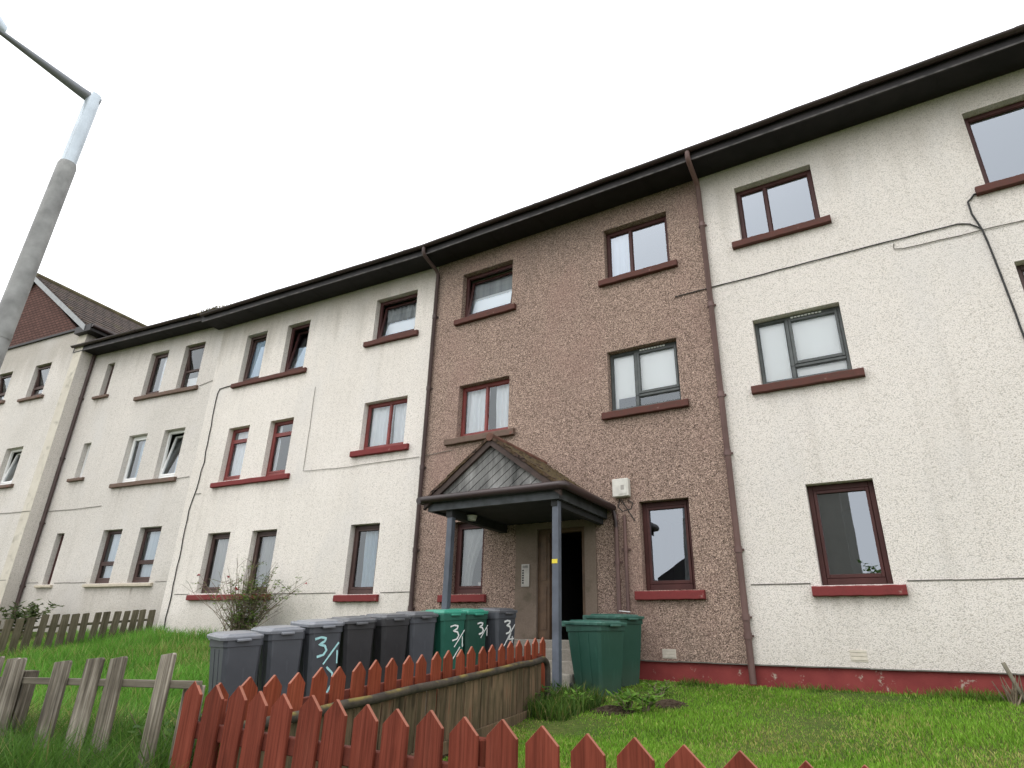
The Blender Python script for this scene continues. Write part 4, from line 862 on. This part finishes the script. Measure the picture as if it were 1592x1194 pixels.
def make_bin(wd, dp, hr, M_body, M_lid):
    """body (tapered shell with rim), lid, handle bar, wheels. front = local -y"""
    root = empty('wheelie_bin', (0, 0, 0))
    def ring(z, w_, d_, yo, c): x, y = w_/2, d_/2; return [(-x+c, -y+yo, z), (x-c, -y+yo, z), (x, -y+c+yo, z), (x, y-c+yo, z), (x-c, y+yo, z), (-x+c, y+yo, z), (-x, y-c+yo, z), (-x, -y+c+yo, z)]
    levels = [(.03, .74, .70, .0), (.10, .76, .72, 0), (.16, .785, .745, .0), (hr*.55, .88, .86, 0), (hr-.10, .955, .955, 0), (hr-.095, 1.0, 1.0, 0), (hr-.01, 1.0, 1.0, 0), (hr, .985, .985, 0)]
    m = MB(); vs = []
    for z, a, b, yo in levels: vs += ring(z, wd*a*.96, dp*b*.96, yo, .035)
    fs = [tuple(reversed(range(8)))]
    for k in range(len(levels)-1):
        for i in range(8): j = (i+1) % 8; fs.append((k*8+i, k*8+j, k*8+8+j, k*8+8+i))
    m.add(vs, fs)
    for s_ in (-1, 1):   # moulded ribs on the sides
        for yy in (-.16, .1): m.hexa([(s_*wd*.375, dp*yy, .2), (s_*wd*.40, dp*yy, .2), (s_*wd*.40, dp*yy+.05, .2), (s_*wd*.375, dp*yy+.05, .2), (s_*wd*.455, dp*yy, hr-.12), (s_*wd*.468, dp*yy, hr-.12), (s_*wd*.468, dp*yy+.05, hr-.12), (s_*wd*.455, dp*yy+.05, hr-.12)])
    m.build('body', M_body, root)
    # lid: overhanging skirt, raised middle, slight slope up to the hinge
    m = MB(); vs = []; zl = hr+.004
    for z, a, b in ((zl-.032, 1.035, 1.035), (zl-.004, 1.05, 1.05), (zl+.008, 1.03, 1.03), (zl+.012, .88, .88), (zl+.03, .82, .82), (zl+.036, .5, .5)):
        vs += [(x, y, z_+(y/dp+.5)*.03) for x, y, z_ in ring(z, wd*a, dp*b, 0, .05)]
    fs = []
    for k in range(5):
        for i in range(8): j = (i+1) % 8; fs.append((k*8+i, k*8+j, k*8+8+j, k*8+8+i))
    fs.append(tuple(range(40, 48))); m.add(vs, fs)
    m.cbox(-wd*.17, wd*.17, -dp*.5-.05, -dp*.5-.01, zl-.05, zl-.02, .008)       # front lip
    m.build('lid', M_lid, root)
    m = MB(); y = dp*.5+.055; z = hr+.02
    m.tube([(-wd*.42, y, z), (wd*.42, y, z)], .016, 8)
    for x in (-wd*.40, -wd*.13, wd*.13, wd*.40): m.cbox(x-.022, x+.022, dp*.47, y+.02, z-.05, z+.028, .008)
    m.build('handle', M_lid, root)
    m = MB(); n = 20
    for s_ in (-1, 1): pass
    for s_ in (-1, 1):
        m = MB(); x0 = s_*wd*.46; m.tube([(x0-.028, dp*.37, .1), (x0-.022, dp*.37, .1), (x0+.022, dp*.37, .1), (x0+.028, dp*.37, .1)], [.085, .1, .1, .085], 20); m.tube([(x0+s_*.02, dp*.37, .1), (x0+s_*.032, dp*.37, .1)], .045, 12); m.build('wheel', M_rubber, root)
    return root
def face(wd, dp, hr, marks, mat, root, cx, cz, sc_=1.):
    def T(x, z):
        zz = z; t = (zz-.16)/(hr-.26); b = .745+(.955-.745)*t; return (x, -dp*b*.96/2-.012, zz)
    mb = MB()
    for pts, ox, oz, w_ in marks: q = stroke([(cx+ox+p_[0]*sc_*1.35, cz+oz+p_[1]*sc_) for p_ in pts], w_, T); mb.add(q.v, q.f)
    mb.build('painted_number', mat, root)
WD, DP, HR = .46, .56, .985
rowd = Vector((.297, .955, 0)); frd = Vector((.955, -.297, 0)); phi = math.atan2(.955, .297)
specs = [  # right-front corner Y on the row line, set-back, body, lid, label
    (5.23, 0, 'g', 'lg', 'dark grey wheelie bin at the street end of the long row', 'm1'),
    (5.71, .02, 'g', 'lg', 'plain dark grey wheelie bin second from the street end, beside the teal-marked bin', None),
    (6.16, 0, 'g', 'lg', 'dark grey wheelie bin with a pale teal painted 3 and slash on its front', 'teal'),
    (6.62, .02, 'b', 'ld', 'charcoal wheelie bin with scuffed lid next to the bin with teal numbering', None),
    (7.09, 0, 'b', 'ld', 'charcoal wheelie bin in the middle of the row, between charcoal and grey bins', None),
    (7.54, .03, 'g', 'ld', 'dark grey wheelie bin touching the bright green bin', None),
    (8.0, -.02, 'n', 'ln', 'bright green wheelie bin with white painted 3 standing in the grey row', 'n1'),
    (8.42, .03, 'd', 'ln', 'dark-bodied wheelie bin with bright green lid beside the bright green bin', 'n2'),
    (8.9, -.05, 'g', 'ld', 'dark grey wheelie bin with white 3/4 at the porch end of the row', 'n3')]
MBOD = dict(g=M_bin_grey, b=M_bin_black, n=M_bin_green2, d=M_bin_green); MLID = dict(lg=M_lid_grey, ld=M_lid_dark, ln=M_lid_green2)
protos = {}
for ycor, back, b_, l_, lab, mk in specs:
    key = (b_, l_)
    if key not in protos: root = protos[key] = make_bin(WD, DP, HR, MBOD[b_], MLID[l_]); nw = root
    else:
        nw = copy_obj(protos[key])
        for ch in protos[key].children:
            if ch.name.startswith('painted'): continue
            copy_obj(ch, nw)
    corner = Vector((-6.5+(ycor-4.9)*.311, ycor, 0)); c = corner-rowd*WD/2-frd*(DP/2+back)
    rimz = lerp_tab(ycor, [(5.2, -.02), (6.1, .17), (7.2, .31), (8.0, .40), (8.9, .47)])-.0
    gz_ = max(ground_z(c.x, c.y)+.036, rimz-HR)
    nw.location = (c.x, c.y, gz_); nw.rotation_euler = (0, R(-4.5), phi+R(random.uniform(-3, 3)))
    tag(nw, lab, 'wheelie bin', 'wheelie bins in the row beside the path')
    for ch in nw.children:
        if ch.name.startswith('lid'): ch.rotation_euler = (R(random.uniform(-1.2, .2)), R(random.uniform(-1, 1)), R(random.uniform(-1.2, 1.2))); ch.location = (random.uniform(-.008, .008), random.uniform(-.01, .01), .003)
    if mk == 'teal': face(WD, DP, HR, [(THREE, -.08, .05, .026), (SLASH, .07, -.02, .021), (ONE, .15, -.07, .02), (PAREN, .06, -.34, .026)], M_chalk_t, nw, 0, .68, 1.25)
    if mk == 'n1': face(WD, DP, HR, [(THREE, -.02, .02, .02), (SLASH, .07, -.05, .014), (ONE, .12, -.1, .014), (SLASH, .0, -.27, .016)], M_chalk, nw, .02, .70, 1.15)
    if mk == 'n2': face(WD, DP, HR, [(THREE, .0, .02, .022), (SLASH, .08, -.02, .014), (ONE, .13, -.03, .014)], M_chalk, nw, .05, .74, .9)
    if mk == 'n3': face(WD, DP, HR, [(THREE, -.03, .04, .026), (SLASH, .05, -.02, .018), (FOUR, .05, -.12, .02), (FOURB, .05, -.12, .02), (SLASH, -.03, -.13, .018)], M_chalk, nw, .03, .72, 1.05)
# three green bins on the right of the porch
WD2, DP2, HR2 = .58, .72, .96
gb = make_bin(WD2, DP2, HR2, M_bin_green, M_lid_green)
nc = Vector((-3.68, 8.42, 0)); phg = R(70); fr2 = Vector((sin(phg), -cos(phg), 0)); rd2 = Vector((cos(phg), sin(phg), 0))
cs = [nc-fr2*DP2/2+rd2*WD2/2, Vector((-3.905, 9.50, 0))]
labs = ['nearest green wheelie bin on the grass right of the porch post', 'green wheelie bin with white paper on its lid, half hidden behind the nearest green bin']
for i, c in enumerate(cs):
    nw = gb if i == 0 else copy_tree(gb)
    nw.location = (c.x, c.y, [-.655, -.54][i]); nw.rotation_euler = (R(random.uniform(-1, 1)), R(-1.5), phg+R([0, -2][i])); tag(nw, labs[i], 'wheelie bin', 'green wheelie bins right of the porch')
m = MB(); m.box(-.07, .07, -.05, .05, 0, .012); o = m.build('paper_scrap', M_foam); o.location = (cs[1].x+.12, cs[1].y+.05, -.54+HR2+.088); o.rotation_euler = (R(4), R(3), .8); tag(o, 'scrap of white paper lying on a green bin lid', 'paper scrap')

# ------------------------------------------------------------------ street lamp
lx, ly = -5.39, 1.55
LP = empty('street_lamp', (lx, ly, STREET), label='grey street lamp column with galvanised top and a long tapering arm', cat='street lamp')
LO = tuple(LP.location)
m = MB(); m.tube([(lx-.15, ly, STREET-.2), (lx-.13, ly, -.2)], .088, 20); m.tube([(lx-.13, ly, -.2), (lx-.127, ly, -.1), (lx-.012, ly, 3.60), (lx-.012, ly, 3.63)], [.088, .077, .069, .062], 20); m.tube([(lx-.06, ly, 2.0), (lx-.0585, ly, 2.05)], .0735, 20); m.build('column', M_lampgrey, LP, LO)
m = MB(); m.tube([(lx-.012, ly, 3.62), (lx+.01, ly, 4.33), (lx+.012, ly+.005, 4.385)], [.0565, .0555, .05], 20); m.build('upper_tube', M_lampgalv, LP, LO)
m = MB(); m.tube([(lx+.005, ly+.05, 4.335), (lx, ly-.1, 4.345), (lx-.01, .8, 4.405), (lx-.02, .25, 4.45)], [.05, .043, .020, .019], 14); m.build('arm', M_lampdark, LP, LO)
m = MB(); vs = []
for y, w_, zt, zb in ((.86, .03, 4.49, 4.39), (.8, .06, 4.53, 4.38), (.55, .1, 4.56, 4.36), (.2, .11, 4.56, 4.37), (.05, .06, 4.52, 4.4)):
    for k in range(10): a = 2*PI*k/10; vs.append((lx-.02+w_*cos(a), y, (zt+zb)/2+(zt-zb)/2*sin(a)))
m.add(vs, [(i*10+k, i*10+(k+1) % 10, i*10+10+(k+1) % 10, i*10+10+k) for i in range(4) for k in range(10)] + [tuple(range(10)), tuple(reversed(range(40, 50)))], True)
lan = m.build('lantern', M_lampgalv, LP, LO); MB().box(lx-.09, lx+.05, .15, .55, 4.345, 4.36).build('lens', M_lens, lan, LO)

# ------------------------------------------------------------------ grass and plants
def blades(name, n, region, hgt, wid, cols, label, cat, lean=.5, dens=None):
    x = rng.uniform(region[0], region[1], n*2); y = rng.uniform(region[2], region[3], n*2)
    keep = dens(x, y) > rng.uniform(0, 1, n*2); x, y = x[keep][:n], y[keep][:n]; n = len(x)
    z = np.array([ground_z(a, b) for a, b in zip(x, y)]) - .01
    cl = .5+.5*np.sin(x*1.7+np.sin(y*1.3)*2)*np.sin(y*1.9+np.cos(x*.9)*1.6); cl2 = .5+.5*np.sin(x*5.1+y*3.3)*np.sin(y*6.7-x*2.2)
    h = rng.uniform(hgt[0], hgt[1], n)*(.65+.5*cl+.25*cl2); a = rng.uniform(0, 2*np.pi, n); wv = rng.uniform(wid[0], wid[1], n)
    le = rng.uniform(.1, lean, n)*h; la = rng.uniform(0, 2*np.pi, n)
    dx, dy = np.cos(a)*wv/2, np.sin(a)*wv/2; lx_, ly_ = np.cos(la)*le, np.sin(la)*le
    V = np.empty((n, 5, 3)); V[:, 0] = np.c_[x-dx, y-dy, z]; V[:, 1] = np.c_[x+dx, y+dy, z]
    V[:, 2] = np.c_[x-dx*.8+lx_*.35, y-dy*.8+ly_*.35, z+h*.6]; V[:, 3] = np.c_[x+dx*.8+lx_*.35, y+dy*.8+ly_*.35, z+h*.6]; V[:, 4] = np.c_[x+lx_, y+ly_, z+h]
    b = np.arange(n)*5; F3_ = np.stack([b+2, b+3, b+4], 1); F4_ = np.stack([b, b+1, b+3, b+2], 1)
    me = bpy.data.meshes.new(name); me.vertices.add(n*5); me.vertices.foreach_set('co', V.reshape(-1))
    loops = np.concatenate([F4_.reshape(-1), F3_.reshape(-1)]); me.loops.add(len(loops)); me.loops.foreach_set('vertex_index', loops.astype(np.int32))
    st_ = np.concatenate([np.arange(n)*4, n*4+np.arange(n)*3]); me.polygons.add(2*n); me.polygons.foreach_set('loop_start', st_.astype(np.int32)); me.update(calc_edges=True)
    c0, c1, c2 = [np.array(c) for c in cols]; t = np.clip(.5*cl+.3*cl2+rng.uniform(-.2, .45, n), 0, 1)[:, None]; pz = np.clip(.5+.5*np.sin(x*.8+1.7)*np.sin(y*1.1+x*.35)+.25*np.sin(x*2.7-y*1.9), 0, 1); dry = (rng.uniform(0, 1, n) < .05+.08*(1-cl)+.28*np.clip((pz-.62)/.3, 0, 1))[:, None]
    cc = c0*(1-t)+c1*t; cc = np.where(dry, c2, cc); cc = cc*rng.uniform(.75, 1.25, n)[:, None]
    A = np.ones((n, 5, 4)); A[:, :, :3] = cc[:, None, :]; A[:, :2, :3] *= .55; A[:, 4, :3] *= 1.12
    at = me.color_attributes.new('tint', 'FLOAT_COLOR', 'POINT'); at.data.foreach_set('color', A.reshape(-1)); me.materials.append(M_blade)
    o = bpy.data.objects.new(name, me); COL.objects.link(o); return tag(o, label, cat, kind='stuff')
def lawn_d(x, y):
    d = np.ones_like(x); fx = -3.75-(y-2.7)*.1+.12; d[x < fx] = 0
    d[(x < -2.5) & (y > 9.3)] = .7; return d
blades('grass', 120000, (-4.6, 4.2, 4.2, 9.97), (.025, .055), (.006, .012), ((.11, .26, .016), (.24, .44, .048), (.40, .40, .12)), 'short bright green lawn in front of the brown and right-hand cream walls', 'lawn', .8, lawn_d)
blades('grass', 16000, (-4.0, 3.0, 2.5, 4.2), (.03, .08), (.006, .012), ((.11, .26, .016), (.24, .44, .048), (.40, .40, .12)), 'lawn edge behind the street-front picket fence', 'lawn', .8, lawn_d)
blades('grass', 60000, (-4.4, 1.2, 3.4, 6.6), (.025, .06), (.004, .009), ((.11, .26, .016), (.24, .44, .048), (.40, .40, .12)), 'nearer part of the lawn beside the low plank fence', 'lawn', .8, lawn_d)
def rough_d(x, y):
    d = np.ones_like(x); lim = -7.1+(y-4.9)*.26; lim = np.where(y < 4, -7.3, lim); d[(x > lim)] = 0; return d
blades('rough_grass', 70000, (-17.5, -5.6, 2.95, 9.4), (.14, .36), (.008, .016), ((.07, .20, .02), (.165, .375, .052), (.33, .33, .11)), 'long unmown grass in the left-hand garden', 'grass', .9, rough_d)
def verge_d(x, y): return np.ones_like(x)
blades('rough_grass', 26000, (-8.2, -4.12, 1.95, 3.6), (.22, .56), (.008, .018), ((.03, .08, .011), (.095, .20, .03), (.20, .20, .07)), 'overgrown dark grass at the foot of the bare grey fence', 'grass', 1.0, verge_d)
blades('rough_grass', 2600, (-4.65, -3.55, 7.0, 8.5), (.10, .28), (.008, .016), ((.035, .085, .012), (.10, .18, .025), (.2, .19, .06)), 'taller grass around the fence end and green bins', 'grass', .9, lambda x, y: ((x > -3.9-(y-2.7)*.1) & (y < 8.35-(x+4)*.2)).astype(float))
blades('rough_grass', 3000, (-3.1, 4.0, 9.72, 9.99), (.05, .13), (.006, .012), ((.05, .12, .012), (.13, .24, .03), (.24, .22, .08)), 'grass fringe growing against the red plinth', 'grass', .9, lambda x, y: np.clip(.35+.6*np.sin(x*2.3)*np.sin(x*.9+1), 0, 1))

def leaf_plant(name, loc, n, spread, hgt, ls, cols, label, cat='plant', stems=8, group=None, broad=.5):
    root = empty(name, loc); tag(root, label, cat, group)
    m = MB(); L = MB(); tints = []
    for s_ in range(stems):
        a = random.uniform(0, 6.3); r_ = spread*random.uniform(.2, 1); top = Vector((cos(a)*r_, sin(a)*r_, hgt*random.uniform(.6, 1))); mid = top*.5+Vector((random.uniform(-.05, .05), random.uniform(-.05, .05), hgt*.12))
        pts = [Vector((cos(a)*.02, sin(a)*.02, -.03)), mid, top]; m.tube(pts, [.006, .005, .002], 5)
        for k in range(n//stems):
            t = random.uniform(.25, 1); p_ = mid.lerp(top, (t-.5)*2) if t > .5 else pts[0].lerp(mid, t*2)
            aa = random.uniform(0, 6.3); dr_ = Vector((cos(aa), sin(aa), random.uniform(-.35, .7))).normalized(); l = ls*random.uniform(.6, 1.25); sd_ = dr_.cross(Vector((0, 0, 1))).normalized()*l*broad*.5; nrm_ = sd_.cross(dr_).normalized()*l*.12
            L.add([p_, p_+dr_*l*.45+sd_-nrm_, p_+dr_*l, p_+dr_*l*.45-sd_-nrm_, p_+dr_*l*.5+nrm_*.3], [(0, 1, 4), (1, 2, 4), (2, 3, 4), (3, 0, 4)]); t_ = random.random(); c = [cols[0][i]*(1-t_)+cols[1][i]*t_ for i in range(3)]; tints += [c]*5
    m.build('stem', M_stem, root); o = L.build('foliage', M_leaf, root); at = o.data.color_attributes.new('tint', 'FLOAT_COLOR', 'POINT'); at.data.foreach_set('color', np.c_[np.array(tints), np.ones(len(tints))].reshape(-1))
    return root
GR = ((.07, .17, .022), (.17, .31, .045)); DK = ((.035, .09, .015), (.10, .19, .03))
gp = lambda x, y: (x, y, ground_z(x, y))
leaf_plant('weed_plant', gp(-3.12, 7.85), 90, .24, .26, .10, GR, 'leafy bright weed clump on bare soil in front of the green bins', 'weed', 10)
leaf_plant('weed_plant', gp(-3.05, 8.75), 60, .26, .22, .08, GR, 'green weed clump between the green bins and the brown wall', 'weed', 8)
leaf_plant('weed_plant', gp(-4.1, 7.55), 80, .28, .30, .09, DK, 'dark weed clump at the end of the low plank fence', 'weed', 9)
leaf_plant('dock_plant', gp(-1.72, 3.55), 26, .2, .42, .26, ((.07, .15, .04), (.16, .26, .09)), 'broad-leaved dock plant on the lawn just behind the front fence', 'weed', 6, None, .55)
leaf_plant('weed_plant', gp(-5.0, 3.4), 140, .45, .62, .12, DK, 'dark leafy weeds behind the bare grey fence next to the red corner picket', 'weed', 14)
leaf_plant('weed_plant', gp(-4.75, 2.45), 90, .35, .36, .12, GR, 'broad green weeds in front of the grey fence near the red corner picket', 'weed', 10)
for i, (x, y, h, n_, c_, lb) in enumerate([(-5.45, 2.42, .40, 130, DK, 'dark broad-leaved weed clump before the middle grey pickets'), (-6.1, 2.5, .45, 130, DK, 'dark weed clump before the leftmost grey boards'), (-4.5, 2.3, .30, 90, GR, 'pale green weed clump at the bottom left corner of the red fence'), (-5.0, 2.15, .34, 110, DK, 'low dark weed clump nearest the camera at lower left')]):
    leaf_plant('weed_plant', gp(x, y), n_, .4, h, .12, c_, lb, 'weed', 12)
leaf_plant('weed_plant', gp(-3.7, 7.75), 70, .22, .24, .09, GR, 'low weed clump at the foot of the nearest green bin', 'weed', 8)
leaf_plant('weed_plant', gp(-2.95, 7.95), 90, .25, .24, .09, GR, 'bright leafy clump between the two bare soil patches', 'weed', 10)
leaf_plant('bush', gp(-19.8, 8.2), 420, .8, 1.0, .16, ((.03, .055, .014), (.08, .11, .03)), 'low bush against the far wall behind the garden fence', 'bush', 26)
leaf_plant('bush', gp(-21.4, 7.4), 420, .9, .95, .16, ((.028, .05, .014), (.075, .10, .03)), 'low bush at the foot of the gabled block', 'bush', 26)
# bare soil patch
m = MB(); n = 18
for cx, cy, r_ in ((-3.3, 7.8, .24), (-2.8, 8.4, .2)):
    vs = [(cx+r_*random.uniform(.8, 1.15)*cos(2*PI*i/n), cy+r_*random.uniform(.8, 1.1)*sin(2*PI*i/n), 0) for i in range(n)]; vs = [(x, y, ground_z(x, y)-.01) for x, y, _ in vs] + [(cx, cy, ground_z(cx, cy)+.06)]
    m.add(vs, [(i, (i+1) % n, n) for i in range(n)], True)
    for k in range(160):
        a = random.uniform(0, 6.3); q = 1.25*r_*random.random()**.5*.85; x, y = cx+q*cos(a), cy+q*sin(a); s_ = random.uniform(.008, .03); z = ground_z(x, y)+.06*max(0, 1-q/r_)
        m.hexa([(x+random.uniform(-.3, .3)*s_+sx*s_, y+random.uniform(-.3, .3)*s_+sy*s_, z+sz*s_) for sz in (-.6, .7) for sx, sy in ((-1, -1), (1, -1), (1, 1), (-1, 1))])
tag(m.build('soil', M_soil), kind='structure')
# rose bush against the left cream wall
rb = empty('rose_bush', gp(-12.3, 9.15), label='sprawling thin-stemmed rose bush with a few red blooms below the left windows', cat='bush')
z0 = rb.location.z; m = MB(); L = MB(); tints = []; random.seed(21)
FL = []
for s_ in range(78):
    a = random.uniform(-PI, PI); rr_ = random.uniform(.3, 1.0); hx = random.gauss(.08, .56); hy = random.uniform(-.45, .4); ht = random.uniform(.9, 1.95)*(1-.22*abs(hx)); 
    base = Vector((random.gauss(0, .26), random.gauss(0, .12), -.05)); tip = Vector((hx*1.25, hy, ht)); bend = Vector((hx*.35, hy*.5, ht*.55)); pts = []
    for k in range(7): t = k/6; pts.append(base*(1-t)**2+bend*2*t*(1-t)+tip*t*t+Vector((random.gauss(0, .016), random.gauss(0, .016), 0)))
    m.tube(pts, [.010*(1-.7*k/6) for k in range(7)], 5)
    tw = []
    for k in range(5):
        i = random.randint(2, 5); p_ = pts[i]; d = Vector((random.uniform(-1, 1), random.uniform(-.7, .7), random.uniform(0, .9))).normalized()*random.uniform(.15, .42); m.tube([p_, p_+d*.55+Vector((0, 0, .02)), p_+d], [.005, .004, .0022], 4); tw.append((p_, d))
    dens = 46 if (hx > .1 and ht > .9) else 14
    for k in range(dens):
        p_, d = random.choice(tw); q = p_+d*random.uniform(.35, 1)+Vector((random.gauss(0, .03), random.gauss(0, .03), random.gauss(0, .03))); aa = random.uniform(0, 6.3); dr_ = Vector((cos(aa), sin(aa), random.uniform(-.6, .5))).normalized(); l = random.uniform(.045, .095); sd_ = dr_.cross(Vector((0, 0, 1))).normalized()*l*.32
        L.add([q, q+dr_*l*.5+sd_, q+dr_*l, q+dr_*l*.5-sd_], [(0, 1, 2, 3)]); t_ = random.random(); tints += [[.09+.13*t_, .15+.17*t_, .035+.04*t_]]*4
    if s_ % 9 == 2: FL.append(tip)
m.build('stem', M_stem, rb); o = L.build('foliage', M_leaf, rb); at = o.data.color_attributes.new('tint', 'FLOAT_COLOR', 'POINT'); at.data.foreach_set('color', np.c_[np.array(tints), np.ones(len(tints))].reshape(-1))
for t in FL[:6]:
    m = MB()
    for k in range(14): a = random.uniform(0, 6.3); e = random.uniform(-.3, 1.2); d = Vector((cos(a)*cos(e), sin(a)*cos(e), sin(e)))*.045; s_ = Vector((-sin(a), cos(a), .2))*.022; m.add([t, t+d*.6+s_, t+d, t+d*.6-s_], [(0, 1, 2, 3)])
    m.build('rose', M_petal, rb)
# dead stump with a leaning stick by the plinth on the right
sp = empty('plant_stump', gp(.78, 9.72), label='dead shrub stump with a leaning stick at the foot of the right wall', cat='dead shrub')
m = MB()
for k in range(26): a = random.uniform(0, 6.3); b_ = Vector((random.gauss(0, .05), random.gauss(0, .04), -.02)); d = Vector((cos(a)*.10, sin(a)*.08, random.uniform(.12, .32))); m.tube([b_, b_+d*.6, b_+d*1.05], [.012, .008, .003], 5)
m.build('stump', M_stem, sp)
m = MB(); m.box(-.02, .02, -.01, .01, -.02, .46); o = m.build('stick', M_greyfence, sp); o.location = (.12, 0, 0); o.rotation_euler = (0, R(-17), .2)

# ------------------------------------------------------------------ houses across the road (mirrored in the ground-floor glass)
def house(x0, x1, y0, y1, zw, zr, xr, label):
    o = empty('house', ((x0+x1)/2, y1, STREET)); tag(o, label, 'house', 'houses across the road'); off = tuple(o.location)
    m = MB(); m.box(x0, x1, y0, y1, STREET-.2, zw); m.build('wall', M_housewall, o, off)
    m = MB(); m.prism([(x0-.6, zw-.15), (x1+.6, zw-.15), (x1+.6, zw+.05), (xr, zr), (x0-.6, zw+.05)], y0-.5, y1+.6); m.build('roof', M_fascia, o, off)
    for x in (x0+1.4, x1-1.4): m = MB(); m.cbox(x-.7, x+.7, y1+.004, y1+.06, zw-2.0, zw-.8, .01); m.build('window', M_white_fr, o, off)
house(-21, -9.9, -20, -13, 1.8, 4.9, -15.6, 'dark-roofed house across the road, mirrored in the left ground-floor glass')
house(-8.6, -2.15, -22, -14, 11.5, 12.6, -5.4, 'tall brown-grey block across the road, mirrored in the right ground-floor window')
house(-13, -9.4, -28, -20.5, 4.1, 6.6, -9.8, 'taller house across the road, its roof mirrored low in the brown wall ground-floor window')
leaf_plant('tree', (-.6, -13.2, STREET), 2200, 1.5, 5.3, .32, GR, 'leafy tree across the road, mirrored in the right ground-floor window', 'tree', 40)
